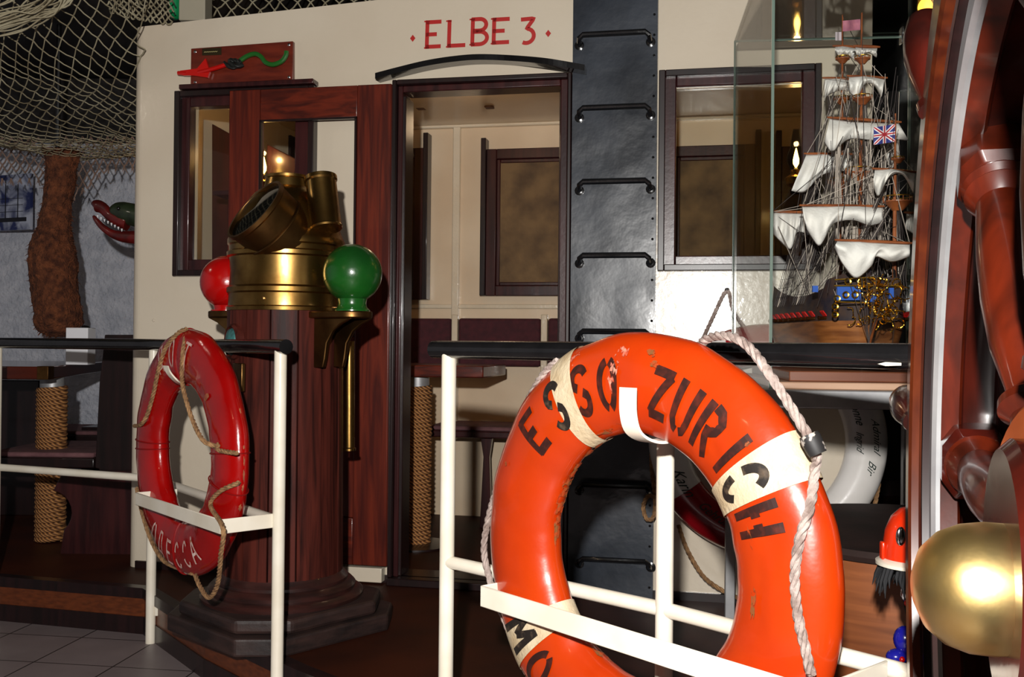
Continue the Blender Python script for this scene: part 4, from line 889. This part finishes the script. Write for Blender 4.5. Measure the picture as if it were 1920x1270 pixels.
# yards and furled sails: upper edge / lower edge in the picture, and how deep they stand
SL = [
 (3.0, [(1566, 88), (1580, 86), (1605, 90)], [(1566, 98), (1574, 106), (1586, 103), (1600, 112)]),
 (2.82, [(1604, 88), (1622, 90), (1645, 90)], [(1606, 104), (1614, 107), (1628, 100), (1643, 108)]),
 (3.0, [(1547, 148), (1566, 146), (1592, 150)], [(1546, 192), (1552, 180), (1574, 170), (1590, 172)]),
 (2.82, [(1592, 144), (1620, 142), (1659, 148)], [(1592, 174), (1608, 181), (1622, 158), (1638, 160), (1652, 183)]),
 (2.80, [(1556, 222), (1600, 228), (1650, 230), (1685, 231)], [(1545, 268), (1562, 285), (1592, 262), (1640, 264), (1668, 262), (1704, 264)]),
 (2.95, [(1512, 290), (1545, 288), (1596, 291)], [(1484, 358), (1510, 360), (1540, 330), (1580, 322), (1596, 322)]),
 (2.60, [(1640, 318), (1672, 316), (1716, 325)], [(1638, 352), (1648, 368), (1668, 332), (1692, 328), (1712, 362)]),
 (2.66, [(1504, 387), (1560, 386), (1610, 386), (1655, 389)], [(1512, 430), (1536, 462), (1556, 430), (1568, 418), (1600, 414), (1630, 424), (1655, 418)]),
 (2.98, [(1447, 398), (1480, 399), (1508, 400)], [(1450, 440), (1482, 468), (1494, 438), (1510, 438)]),
 (2.52, [(1570, 452), (1610, 452), (1660, 456), (1706, 458)], [(1564, 464), (1582, 500), (1606, 522), (1634, 500), (1642, 482), (1672, 492), (1706, 482)]),
 (2.90, [(1646, 262), (1660, 258), (1682, 262)], [(1656, 285), (1664, 310), (1676, 316), (1690, 300)]),
 (3.02, [(1700, 400), (1712, 402)], [(1698, 430), (1714, 440)]),
]
def along(pl, t):
    L = [0]
    for a, b in zip(pl, pl[1:]): L.append(L[-1] + math.hypot(b[0] - a[0], b[1] - a[1]))
    x = t * L[-1]
    for i in range(len(pl) - 1):
        if x <= L[i + 1] + 1e-9: k = (x - L[i]) / (L[i + 1] - L[i]); return (pl[i][0] + (pl[i + 1][0] - pl[i][0]) * k, pl[i][1] + (pl[i + 1][1] - pl[i][1]) * k)
    return pl[-1]
for i, (d, tp, bt_) in enumerate(SL):
    b2 = [(p.x, p.y) for p in smooth([Vector((x, y, 0)) for x, y in bt_], 6)]
    def fn(u, v, d=d, tp=tp, b2=b2, i=i):
        a = along(tp, u); b = along(b2, u); x = a[0] + (b[0] - a[0]) * v; y = a[1] + (b[1] - a[1]) * v
        bil = .030 * math.sin(PI * min(1, v * 1.0)) ** .8
        wr = .010 * noise.noise(Vector((u * 7 + i * 3.7, v * 2.2, i))) + .005 * math.sin(u * 26 + v * 5 + i) * math.sin(PI * v)
        return P(x, y, d - bil - wr * (0.3 + v))
    mb = MB().grid(fn, 44, 18); o = mb.build('sail', SAIL, ship, ang=180)
    md = o.modifiers.new('thick', 'SOLIDIFY'); md.thickness = .0015
    a, b = P(tp[0][0] - 5, tp[0][1] - 2, d), P(tp[-1][0] + 5, tp[-1][1] - 2, d)
    MB().tube([a + (b - a) * k / 6 for k in range(7)], [.0025, .0036, .0042, .0045, .0042, .0036, .0025], 8).build('yard', SHIPM, ship)
# rigging
random.seed(11)
mb = MB(); ml = MB()
def ln(m_, a, b, r=.0009): m_.tube([a, (a + b) / 2 - up * .002, b], r, 4, caps=False)
for (px, d, yt), t in ((MD['mizzen'], .22), (MD['main'], .55), (MD['fore'], .9)):
    for lvl, wd in ((yt + 80, 1), (yt + 160, 1), (yt + 300, 1.0)):
        tp_ = P(px, lvl, d)
        for k in range(6):
            for sg in (1, -1):
                base = SH(t + (k - 3.5) * .03, sg * beam(t) * (1.02), zw + .05)
                ln(ml if k == 2 else mb, tp_, base, .0008)
    for j in range(7):
        z_ = zw + .08 + j * .028
        for sg in (1, -1):
            a = SH(t - .1, sg * beam(t) * (1 - j * .09), z_); b = SH(t + .1, sg * beam(t) * (1 - j * .09), z_); ln(mb, a, b, .0007)
anch = [P(1447, 398, 2.98), P(1510, 398, 2.98), P(1505, 387, 2.66), P(1655, 389, 2.66), P(1570, 452, 2.52), P(1706, 458, 2.52), P(1556, 222, 2.8), P(1685, 231, 2.8), P(1512, 290, 2.95), P(1547, 148, 3.0), P(1659, 148, 2.82), P(1716, 325, 2.6)]
for a in anch:
    for k in range(3):
        v = random.choice(list(MD.values())); ln(mb if k % 2 else ml, a, P(v[0], random.uniform(v[2] + 60, 420), v[1]))
        ln(mb if k != 1 else ml, a, SH(random.uniform(.1, .95), random.choice((-1, 1)) * .1, zw + .06))
for i in range(60):
    x = random.uniform(1530, 1700); x2 = random.uniform(1560, 1690); ln(ml if i % 2 else mb, P(x, random.uniform(440, 600), random.uniform(2.6, 2.95)), P(x2, random.uniform(120, 380), random.uniform(2.65, 2.95)), .0008)
for i in range(26):
    x = random.uniform(1560, 1660); ln(ml, P(x, random.uniform(400, 520), 2.8), P(x + random.uniform(-8, 8), random.uniform(250, 350), 2.8), .0022)
ln(mb, P(1616, 60, 2.82), P(1628, 655, 2.47)); ln(mb, P(1679, 215, 2.63), P(1628, 655, 2.47)); ln(mb, P(1580, 28, 3.0), P(1616, 100, 2.82))
for x in (1605, 1615, 1640, 1668, 1590): ln(mb, P(x, 520, 2.55), P(1628, 640, 2.5))
mb.build('dark_rigging', CORDK, ship)['kind'] = 'stuff'; ml.build('pale_rigging', CORDL, ship)['kind'] = 'stuff'
def flag(x0, y0, x1, y1, d, m, tilt=0):
    def fn(u, v): return P(x0 + (x1 - x0) * u, y0 + tilt * u + (y1 - y0) * v, d + .006 * math.sin(u * 6))
    return MB().grid(fn, 14, 5).build('flag', m, ship), fn
f1, fn1 = flag(1678, 233, 1638, 266, 2.62, mat('flag_blue', (44, 50, 120), rough=.8), 6)
for nm, cc, lines, w_ in (('white_stripes', (232, 224, 224), [((0, 0), (1, 1)), ((0, 1), (1, 0)), ((.5, 0), (.5, 1)), ((0, .5), (1, .5))], .16), ('red_stripes', (170, 40, 50), [((.5, 0), (.5, 1)), ((0, .5), (1, .5)), ((0, 0), (1, 1)), ((0, 1), (1, 0))], .07)):
    mb = MB(); off = .0012 if nm[0] == 'w' else .002
    for (a, b), (c_2, d_2) in lines:
        stroke(mb, [(a * .06, b * .048), (c_2 * .06, d_2 * .048)], w_ * .055, lambda x, y, off=off: fn1(min(1, max(0, x / .06)), min(1, max(0, y / .048))) + Vector((0, -off, 0)))
    mb.build(nm, mat('flag_' + nm, cc, rough=.8), f1, sm=False)
flag(1613, 36, 1580, 56, 2.82, mat('flag_pink', (176, 110, 124), (150, 90, 110), rough=.8, scale=60), 3)
flag(1578, 60, 1566, 76, 3.0, mat('flag_white', (190, 180, 184), rough=.8), 0)

# --- dark round tub under the case
tc_ = Vector((1.13, 2.80, 0)); ztb = .60
tu = thing('round_tub', (tc_.x, tc_.y, DECK), 'round wooden tub table with dark top under the steel table', 'table')
MB().lathe((tc_.x, tc_.y, 0), (0, 0, 1), [(.40, DECK), (.415, DECK + .2), (.405, ztb - .02)], 56).build('tub_body', mat('tub_wood', (150, 86, 46), (112, 60, 30), rough=.45, scale=5, stretch=(.5, .5, 6), dist=.6, coat=.1), tu)
MB().lathe((tc_.x, tc_.y, 0), (0, 0, 1), [(.40, ztb - .028), (.425, ztb - .028), (.43, ztb - .015), (.425, ztb), (0, ztb)], 56).build('tub_top', mat('tub_top_dark', (58, 40, 36), (40, 28, 25), rough=.7, scale=5, bump=.2, spec=.2), tu)

# --- toy figure with a helmet, half hidden behind the wheel
fc = P(1712, 1050, 1.93)
fg = thing('toy_fire_figure', (fc.x, fc.y, DECK), 'toy figure in an orange-red helmet with black fringe, between tub and wheel', 'toy figure')
HEL = mat('helmet_orange', (222, 52, 12), (206, 42, 10), rough=.25, coat=.6)
MB().lathe(fc, (0, 0, 1), [(.058, 0), (.057, .02), (.052, .055), (.041, .082), (.025, .098), (.008, .104), (0, .105)], 36).build('helmet', HEL, fg)
mb = MB(); mb.box(None, fc.x - .063, fc.x - .056, fc.y - .008, fc.y + .008, fc.z + .0, fc.z + .035); mb.build('helmet_comb', HEL, fg, bevel=.003)
MB().lathe(fc, (0, 0, 1), [(.057, .004), (.069, -.004), (.069, -.010), (.055, -.006)], 36).build('helmet_brim', WHITE, fg)
bd = P(1689, 1006, 1.885); b1 = MB().ball(bd, .013, 16, (.75, .35, 1.4)).build('helmet_badge', CHROME, fg)
mb = MB()
for i in range(110):
    a = random.uniform(0, 2 * PI); r0 = random.uniform(.035, .062); p0 = fc + Vector((math.cos(a) * r0, math.sin(a) * r0, -.006)); L_ = random.uniform(.03, .062)
    mb.tube([p0, p0 + Vector((math.cos(a) * .012, math.sin(a) * .012, -L_ * .6)), p0 + Vector((math.cos(a + .3) * .018, math.sin(a + .3) * .018, -L_))], [.004, .0035, .0005], 5)
mb.build('fringe', mat('black_feather', (12, 12, 16), rough=.8), fg)['kind'] = 'stuff'
zs_ = P(1712, 1262, 1.93).z
MB().lathe((fc.x + .01, fc.y, zs_), (0, 0, 1), [(.012, 0), (.022, .03), (.02, .10), (.032, .16), (.03, fc.z - zs_)], 20).build('body', mat('black_feather', (12, 12, 16)), fg)
BL = mat('toy_blue', (28, 28, 150), (20, 20, 120), rough=.2, coat=.6)
MB().ball(P(1697, 1200, 1.9), .024, 20, (.9, .9, 1.1)).build('hand', BL, fg); MB().ball(P(1682, 1232, 1.9), .019, 20, (1.1, .9, .8)).build('foot', BL, fg)
for x, y, r in ((1701, 1132, .006), (1691, 1237, .006)): MB().ball(P(x, y, 1.885), r, 12).build('bead', RED, fg)
MB().ball(P(1697, 1112, 1.885), .011, 16, (.8, .4, 1.5)).build('chrome_charm', CHROME, fg)
tag(MB().lathe((fc.x + .01, fc.y, DECK), (0, 0, 1), [(.10, 0), (.10, .02), (.03, .03), (.025, zs_ - DECK - .02), (.06, zs_ - DECK - .015), (.06, zs_ - DECK)], 28).build('display_stand', MAHK), 'dark turned stand under the toy figure behind the wheel', 'stand')

# ================================================================== SHIP'S WHEEL
HX = Vector((.470, .90, EYE - .205)); WA = Vector((-.951, .309, 0)).normalized(); WP_ = Vector((.309, .951, 0)).normalized()
def wp(s, r, a): return HX + WA * s + (WP_ * math.cos(a) + up * math.sin(a)) * r
wh = thing('ships_wheel', (HX.x, HX.y, 0), "large mahogany ship's wheel with brass hub cap at the right edge", "ship's wheel")
def ringmesh(prof, name, m, par=None, n=160, ang=30):
    return MB().grid(lambda u, v: wp(prof[min(int(round(v * len(prof))), len(prof) - 1) % len(prof)][0], prof[min(int(round(v * len(prof))), len(prof) - 1) % len(prof)][1], 2 * PI * u), n, len(prof), cu=True, cv=True).build(name, m, par or wh, ang=ang)
def ringprof(prof, name, m, n=160, ang=25):
    mb = MB(); k = len(prof); vs = [wp(s, r, 2 * PI * i / n) for i in range(n) for s, r in prof]
    fs = [(i * k + j, i * k + (j + 1) % k, ((i + 1) % n) * k + (j + 1) % k, ((i + 1) % n) * k + j) for i in range(n) for j in range(k)]
    return mb.add(vs, fs).build(name, m, wh, ang=ang)
ringprof([(.022, .580), (-.001, .575), (-.005, .580), (-.005, .66), (.022, .66)], 'felloe', WHEELW)
ringprof([(-.005, .580), (-.008, .588), (-.028, .592), (-.048, .588), (-.051, .582), (-.051, .66), (-.005, .66)], 'felloe_molding', mat('wheel_molding', (62, 15, 6), (36, 8, 4), rough=.25, scale=7, stretch=(2.6, 2.6, .7), coat=.5))
ringprof([(-.051, .582), (-.053, .577), (-.074, .577), (-.077, .584), (-.077, .66), (-.051, .66)], 'felloe', WHEELW)
ringprof([(.022, .578), (.028, .577), (.034, .582), (.034, .664), (.022, .664)], 'steel_band', STEEL)
ringprof([(.046, .600), (.050, .594), (.060, .594), (.064, .600), (.064, .655), (.046, .655)], 'outer_ring', mat('wheel_outer_ring', (92, 38, 12), (58, 18, 6), rough=.28, scale=9, stretch=(3, 3, .6), coat=.5))
ringprof([(.034, .61), (.044, .61), (.044, .64), (.034, .64)], 'spacer_ring', MAHK)
A0 = math.radians(4.5)
for k in range(8):
    a = A0 + k * PI / 4; dr = (WP_ * math.cos(a) + up * math.sin(a)); tn = (-WP_ * math.sin(a) + up * math.cos(a)); c0 = wp(-.022, 0, 0)
    # boss on the inner side of the rim
    pts = [(-.05, -.018), (-.03, -.036), (.03, -.036), (.05, -.018), (.05, .018), (.03, .036), (-.03, .036), (-.05, .018)]
    mb = MB(); vs = [c0 + dr * .60 + WA * x * .9 + tn * y * 1.5 for x, y in [(p[0] * .98, p[1] * 1.0) for p in pts]] + [c0 + dr * .545 + WA * x * .9 + tn * y * 1.4 for x, y in pts] + [c0 + dr * .532 + WA * x * .7 + tn * y * 1.1 for x, y in pts]
    n = 8; mb.add(vs, [tuple(range(n)), tuple(range(3 * n - 1, 2 * n - 1, -1))] + [(r_ * n + i, r_ * n + (i + 1) % n, (r_ + 1) * n + (i + 1) % n, (r_ + 1) * n + i) for r_ in range(2) for i in range(n)])
    mb.build('spoke_boss', WHEELD if k % 2 == 0 else WHEELW, wh, bevel=.003)
    MB().lathe(c0 + dr * .535, -dr, [(.040, -.004), (.044, .004), (.038, .012), (.042, .018), (.036, .028), (.030, .036), (.032, .06), (.036, .12), (.037, .19), (.033, .26), (.024, .31), (.022, .325), (.032, .335), (.033, .345), (.022, .355), (.024, .38), (.028, .40), (.028, .45)], 32).build('spoke', WHEELW, wh)
    ch = wp(.054, 0, 0); dh2 = (WP_ * math.cos(a + .07) + up * math.sin(a + .07))
    MB().lathe(ch + dh2 * .635, dh2, [(.016, 0), (.018, .012), (.012, .022), (.014, .03), (.024, .07), (.030, .11), (.030, .15), (.024, .185), (.012, .20), (0, .203)], 24).build('handle', WHEELD, wh)
MB().lathe(wp(-.08, 0, 0), WA, [(.12, 0), (.125, .01), (.125, .095), (.115, .105), (0, .105)], 48).build('hub', WHEELD, wh)
A2 = Vector((-1, .06, 0)).normalized(); H2 = P(1978, 1005, .90)
MB().lathe(H2, A2, [(.125, 0), (.127, .003), (.122, .007), (.045, .009), (.045, .02)], 48).build('hub_plate', mat('copper_plate', (196, 112, 58), (150, 76, 34), rough=.35, metal=.6, scale=9), wh)
hb_ = HX + up * -.01
MB().lathe(P(1978, 1107, .885), A2, [(.034, 0), (.034, .008), (.040, .012), (.052, .024), (.0575, .040), (.0585, .058), (.0565, .078), (.050, .096), (.038, .110), (.02, .119), (0, .1215)], 64).build('hub_cap', BRASSH, wh)
MB().tube([wp(-.30, 0, 0), wp(-.07, 0, 0)], .03, 24).build('axle', STEEL, wh)
ps = wp(-.27, 0, 0); MB().slab([Vector((ps.x - .09, ps.y - .09, 0)), Vector((ps.x + .09, ps.y - .09, 0)), Vector((ps.x + .09, ps.y + .09, 0)), Vector((ps.x - .09, ps.y + .09, 0))], (0, 0, EYE - .12)).build('pedestal', WHEELD, wh, bevel=.01)

# ================================================================== LEFT CORNER OF THE BAR
# table
zt = P(90, 688, 4.3).z
cl = P(94, 1015, 4.63); t = rope_table('bar_table', G, cl.x, cl.y, .068, DECK, zt - .056, 'dark table on a rope-wound column, left behind the railing', None)
e0 = P(90, 688, 4.3); e1 = P(194, 676, 5.55)
pts = [Vector((-3.3, 4.3, zt - .055)), Vector((e0.x, 4.3, zt - .055)), Vector((e1.x, 5.55, zt - .055)), Vector((-3.5, 5.55, zt - .055))]
MB().slab(pts, (0, 0, .055)).build('tabletop', mat('bar_tabletop', (88, 34, 18), (60, 20, 12), rough=.16, scale=5, stretch=(.3, 3, 3), coat=.5), t, bevel=.005)
MB().box(None, e0.x - .045, e0.x + .004, 4.293, 4.35, zt - .056, zt + .002).build('brass_corner', BRASSD, t, bevel=.002)
p = P(151, 680, 4.7); b = P(151, 615, 4.7)
nb = thing('napkin_box', (p.x, p.y, zt), 'white box-shaped napkin holder on the left bar table', 'napkin holder')
MB().box(None, p.x - .052, p.x + .052, p.y - .045, p.y + .045, zt + .001, b.z).build('box', WHITEP, nb, bevel=.004)
MB().ball(Vector((p.x + .02, p.y, b.z)), .022, 16, (1, 1, .6)).build('knob', BLACKG, nb)
# far dark sill under the left wall and benches
def seat(name, x0, x1, y0, y1, z, label, back=None):
    t = thing(name, ((x0 + x1) / 2, (y0 + y1) / 2, DECK), label, 'bench')
    MB().box(None, x0, x1, y0, y1, z - .055, z - .01).build('seat_board', MAHK, t, bevel=.006)
    MB().box(None, x0 + .02, x1 - .01, y0 + .02, y1 - .01, z - .01, z + .012).build('seat_cushion', CUSH, t, bevel=.008)
    return t
zse = P(100, 855, 4.42).z
t = seat('bench', -2.35, P(182, 850, 4.45).x, 4.42, 5.0, zse, 'near dark bench with rose-brown cushion and tall slanted end panel')
pe = lambda x, y, d=4.40: P(x, y, d)
MB().slab([pe(196, 628), pe(262, 628), pe(262, 1042), pe(200, 1042), pe(185, 880), pe(178, 878), pe(186, 720)], (0, .05, 0)).build('end_panel', MAHK, t, bevel=.004)
ar = [pe(92 + 42 * math.cos(a), 962 + 42 * math.sin(a), 4.36) for a in [(-80 + i * 16) * PI / 180 for i in range(9)]]
MB().slab([pe(118, 884, 4.36), pe(262, 884, 4.36), pe(262, 1042, 4.36), pe(112, 1040, 4.36)] + ar[::-1], (0, .03, 0)).build('skirt_panel', MAHD, t, bevel=.003)
t = seat('bench', -3.6, P(196, 800, 5.75).x, 5.72, 6.25, P(100, 812, 5.75).z, 'far dark bench with flat cushion below the grey stucco wall')
MB().box(None, -3.3, P(72, 800, 5.3).x, 5.3, 5.36, DECK, zt - .10).build('end_panel', MAHK, t, bevel=.004)
MB().box(None, -2.5, -2.35, 5.8, 6.2, DECK, .6).build('leg', MAHK, t)
# coir fender hanging from the net
mb = MB(); cf = P(108, 280, 5.15)
prof = [(283, 36), (296, 30), (320, 26), (360, 26), (400, 26), (425, 28), (450, 34), (470, 40), (500, 41), (540, 41), (580, 40), (605, 41), (622, 34), (632, 16)]
pr = [(P(108, y, 5.15).z, r / F * 5.15) for y, r in prof]
def ff(u, v):
    x = v * (len(pr) - 1); i = min(int(x), len(pr) - 2); k = x - i; z = pr[i][0] * (1 - k) + pr[i + 1][0] * k; r = pr[i][1] * (1 - k) + pr[i + 1][1] * k
    a = 2 * PI * u; n_ = 1 + .16 * noise.noise(Vector((math.cos(a) * 2.2, math.sin(a) * 2.2, z * 9))) + .08 * noise.noise(Vector((math.cos(a) * 9, math.sin(a) * 9, z * 40)))
    return Vector((cf.x + .02 * math.sin(z * 7) + math.cos(a) * r * n_, 5.15 + math.sin(a) * r * n_, z))
fd_ = thing('rope_fender', (cf.x, 5.15, pr[-1][0]), 'shaggy brown coir rope fender hanging down in front of the stucco wall', 'fender')
mb.grid(ff, 64, 120, cu=True).build('fender_body', FUR, fd_, ang=180)
mb = MB()
for i in range(500):
    u, v = random.random(), random.random() ** .9; p = ff(u, v); a = 2 * PI * u; e = Vector((math.cos(a), math.sin(a), random.uniform(-1.3, .1)))
    mb.tube([p, p + e * random.uniform(.008, .02)], [.003, .0004], 3, caps=False)
mb.build('coir_fibres', FUR, fd_)['kind'] = 'stuff'
mb = MB(); mb.tube([Vector((cf.x, 5.15, pr[0][0] - .02)), Vector((cf.x, 5.15, 2.74))], .012, 8); mb.build('hanging_rope', BLACKG, fd_)
# poster
def postermat():
    m, nt, b = nodes('sailing_ship_picture'); L = nt.links; tc = nt.nodes.new('ShaderNodeTexCoord'); n = nt.nodes.new('ShaderNodeTexNoise'); n.inputs['Scale'].default_value = 8; n.inputs['Detail'].default_value = 5; n.inputs['Distortion'].default_value = .6
    r = nt.nodes.new('ShaderNodeValToRGB'); r.color_ramp.elements[0].position = .42; r.color_ramp.elements[1].position = .62; r.color_ramp.elements[0].color = lin((38, 48, 96)); r.color_ramp.elements[1].color = lin((190, 196, 214)); L.new(tc.outputs['Object'], n.inputs[0]); L.new(n.outputs[0], r.inputs[0]); L.new(r.outputs[0], b.inputs['Base Color']); b.inputs['Roughness'].default_value = .35; return m
PF = Frame(P(57, 380, 6.0), (.93, -.36)); s0, z1 = PF.hit(59, 325); _, z0 = PF.hit(59, 430)
po = thing('framed_picture', PF(-.2, 0, z0), 'blue picture of a sailing ship under clouds at the left edge of the photo', 'picture')
po.location = PF(-.2, 0, z0); MB().box(PF, -.45, 0, 0, .02, z0, z1).build('print', postermat(), po)
mb = MB(); kk = mat('picture_ink', (26, 26, 34), rough=.5)
for a in (-.10, -.20, -.30): mb.box(PF, a - .003, a + .003, -.002, 0, z0 + .07, z1 - .03 - abs(a + .2) * .3)
for a in (.11, .15, .19): mb.box(PF, -.32, -.06, -.002, 0, z0 + a, z0 + a + .003)
mb.box(PF, -.36, -.03, -.002, 0, z0 + .05, z0 + .075); mb.build('printed_ship', kk, po)
# carved dragon head peeping round the corner
dg = P(215, 415, 4.75); dh = thing('carved_dragon_head', dg - up * .08, 'carved red and green crocodile head with white teeth, poking out past the cabin corner', 'carving')
D = lambda x, y, d=4.75: P(x, y, d)
DR = mat('dragon_red', (110, 22, 20), (70, 16, 14), rough=.35, scale=20, coat=.4); DG = mat('dragon_green', (42, 54, 34), (26, 34, 22), rough=.4, scale=20, coat=.4)
MB().tube(smooth([D(176, 388), D(180, 386), D(192, 390), D(205, 402), D(222, 412), D(240, 418)], 4), [.012, .018, .022, .026, .029, .03, .03, .029, .028, .027, .026, .026, .027, .028, .03, .032, .034, .036, .038, .04, .04], 16).build('upper_jaw', DR, dh)
MB().tube(smooth([D(175, 405), D(190, 424), D(210, 438), D(232, 444), D(262, 446)], 4), [.006, .01, .012, .014, .015, .016, .017, .018, .02, .022, .024, .026, .028, .03, .032, .034, .036], 14).build('lower_jaw', DR, dh)
MB().tube(smooth([D(208, 398), D(224, 396), D(245, 402), D(275, 410)], 4), [.02, .028, .034, .04, .044, .048, .05, .052, .054, .055, .056, .056, .056], 18).build('head', DG, dh)
for i in range(8):
    p = D(183 + i * 6.5, 404 + i * 3.6, 4.71); MB().lathe(p, (.0, 0, -1), [(.0045, 0), (.0035, .006), (.0005, .014)], 8).build('tooth', WHITEP, dh)
MB().ball(D(222, 391, 4.7), .009, 12).build('eye', BLACKG, dh)
MB().tube([D(270, 412), D(330, 415), WALL.W(400, 415, .9)], .03, 12).build('mounting_arm', MAHK, dh)

# ================================================================== NETS AND CEILING
def strand(mb, a, b, r, sag=0):
    mb.tube([a, (a + b) / 2 - up * sag, b], r, 4, caps=False)
net = MB(); nx, ny = 27, 46
def npos(i, j):
    d = 3.7 + j * .042; x = -2.95 + i * .062 + .02 * noise.noise(Vector((i * .4, j * .3, 2)))
    z = 2.045 + .30 * (d - 4.9) ** 2 + .05 * noise.noise(Vector((i * .16, j * .12, 5))) + .018 * noise.noise(Vector((i * .7, j * .7, 9)))
    z += .06 * abs(i - 15) / 15
    return Vector((x + .05 * noise.noise(Vector((i * .15, j * .12, 1))), d + .015 * noise.noise(Vector((i, j, 3))), z))
okp = lambda p: p.x < (-.372 * p.y if p.y > 4.18 else -.372 * p.y - .02) + .03
for j in range(ny):
    for i in range(nx):
        a = npos(i + (.5 if j % 2 else 0), j)
        for di in ((-.5, .5)):
            b = npos(i + (.5 if j % 2 else 0) + di, j + 1)
            if okp(a) and okp(b): strand(net, a, b, .0026, .004)
net.build('fishing_net', NET); no = bpy.data.objects['fishing_net']
tag(no, 'pale fishing net slung like a hammock under the ceiling, top left', 'net')
def bundle(pts, spread, n, m, name, label, r=.003):
    mb = MB(); random.seed(len(pts) + n)
    for k in range(n):
        ofs = Vector((random.gauss(0, spread), random.gauss(0, spread), random.gauss(0, spread)))
        pp = [Vector(p) + ofs + Vector((random.gauss(0, spread * .5), 0, random.gauss(0, spread * .5))) for p in pts]; mb.tube(smooth(pp, 5), r, 4, caps=False)
    return tag(mb.build(name, m), label, 'net')
bundle([P(x, y, 3.75) for x, y in ((-40, 52), (20, 36), (60, 22), (100, 0), (130, -40))], .022, 26, NET, 'gathered_net', 'thick gathered roll of netting in the very top left corner')
def diag(mb, f, nu, nv, r, keep):
    for j in range(nv):
        for i in range(nu):
            a = (i + (.5 if j % 2 else 0), j)
            for di in (-.5, .5):
                b = (a[0] + di, j + 1)
                if keep(*a) and keep(*b): mb.tube([f(*a), (f(*a) + f(*b)) / 2 - up * .003 + Vector((0, .004, 0)), f(*b)], r, 4, caps=False)
# bunched net beside the green lantern
mb = MB(); f = lambda i, j: P(205 + i * 11 + 4 * noise.noise(Vector((i, j, 1))), -40 + j * 7 + i * 1.6 + 5 * noise.noise(Vector((i * .5, j * .5, 4))), 4.05 + .05 * noise.noise(Vector((i * .6, j * .6, 8))))
diag(mb, f, 11, 10, .0032, lambda i, j: -40 + j * 7 + i * 1.6 < 55 - abs(i - 8) * 4)
tag(mb.build('bunched_net', NET), 'bunched netting beside the green lantern above the cabin corner', 'net')
mb = MB(); f = lambda i, j: P(380 + i * 27 + 5 * noise.noise(Vector((i, j, 1))), -70 + j * 15 + 5 * noise.noise(Vector((i * .6, j * .6, 3))), 4.5)
diag(mb, f, 15, 9, .0034, lambda i, j: True)
tag(mb.build('stretched_net', NET), 'wide-meshed net stretched above the cabin roof', 'net')
def tassels(mb, p, r=.0045):
    for k in range(7):
        e = Vector((random.gauss(0, .010), random.gauss(0, .006), -random.uniform(.015, .04))); mb.tube([p, p + e * .5, p + e], [r * .5, r * .45, r * .2], 4)
    mb.ball(p, r * 1.5, 6)
mb = MB(); random.seed(21); lowL = lambda x: 330 + 20 * math.sin(x * .1) + (30 if x > 60 else -12)
f = lambda i, j: P(-30 + i * 17, 258 + j * 13 + 3 * noise.noise(Vector((i, j, 2))), 5.35)
kp = lambda i, j: 258 + j * 13 < (335 if i < 6 else 345)
diag(mb, f, 7, 8, .0042, kp)
for i in range(1, 7): tassels(mb, f(i, 6))
tag(mb.build('hanging_net', NETB), 'brownish net border with knots hanging left of the coir fender', 'net')
mb = MB(); f = lambda i, j: P(124 + i * 15.5 + 2 * noise.noise(Vector((i, j, 2))), 256 + j * 14 + 3 * noise.noise(Vector((i, j, 6))), 5.30)
edge = lambda x: 395 - (x - 124) * .95 if x < 215 else 312
kp = lambda i, j: 256 + j * 14 <= edge(124 + i * 15.5) + 1
diag(mb, f, 9, 11, .0040, kp)
for i in range(9):
    j = int((edge(124 + i * 15.5) - 256) / 14); tassels(mb, f(i, j))
tag(mb.build('hanging_net', NETB), 'tasselled net border sloping down between coir fender and cabin corner', 'net')
# ceiling fittings
c = P(364, 20, 4.25); tag(MB().box(None, c.x - .056, c.x + .056, 4.22, 4.32, P(364, 42, 4.25).z, 2.75).build('ceiling_post', mat('grey_beam', (172, 164, 144), rough=.5, coat=.2), bevel=.004), 'short grey painted post between cabin roof and ceiling', 'post')
c = P(328, 36, 4.25); gl_ = thing('lantern', c, 'green glass lantern hanging above the cabin corner', 'lantern')
MB().lathe(c, (0, 0, 1), [(.012, 0), (.024, .01), (.026, .06), (.024, .11), (.014, .12)], 24).build('lantern_glass', mat('green_lantern_glass', (20, 150, 90), (10, 110, 60), rough=.1, coat=.8), gl_)
MB().lathe(c, (0, 0, 1), [(.02, .118), (.03, .125), (.012, .15), (.004, 2.75 - c.z)], 16).build('lantern_cap', BLACKG, gl_)
c = P(1735, 14, 3.55); al = thing('amber_lamp', c, 'glowing amber lamp at the top edge behind the glass case', 'lamp')
MB().ball(c, .026, 16, (1, 1, 1.2)).build('bulb', emit('amber_glow', (255, 190, 60), 14), al)
MB().lathe(c + up * .028, (0, 0, 1), [(.016, 0), (.018, .02), (.004, .03), (.003, 2.74 - c.z - .03)], 16).build('lamp_socket', BRASSD, al)
light('lamp_glow', 'POINT', (c.x, c.y - .06, c.z - .03), .8, (1, .65, .25), .03)

for o in bpy.data.objects:
    if '_o' in o: del o['_o']
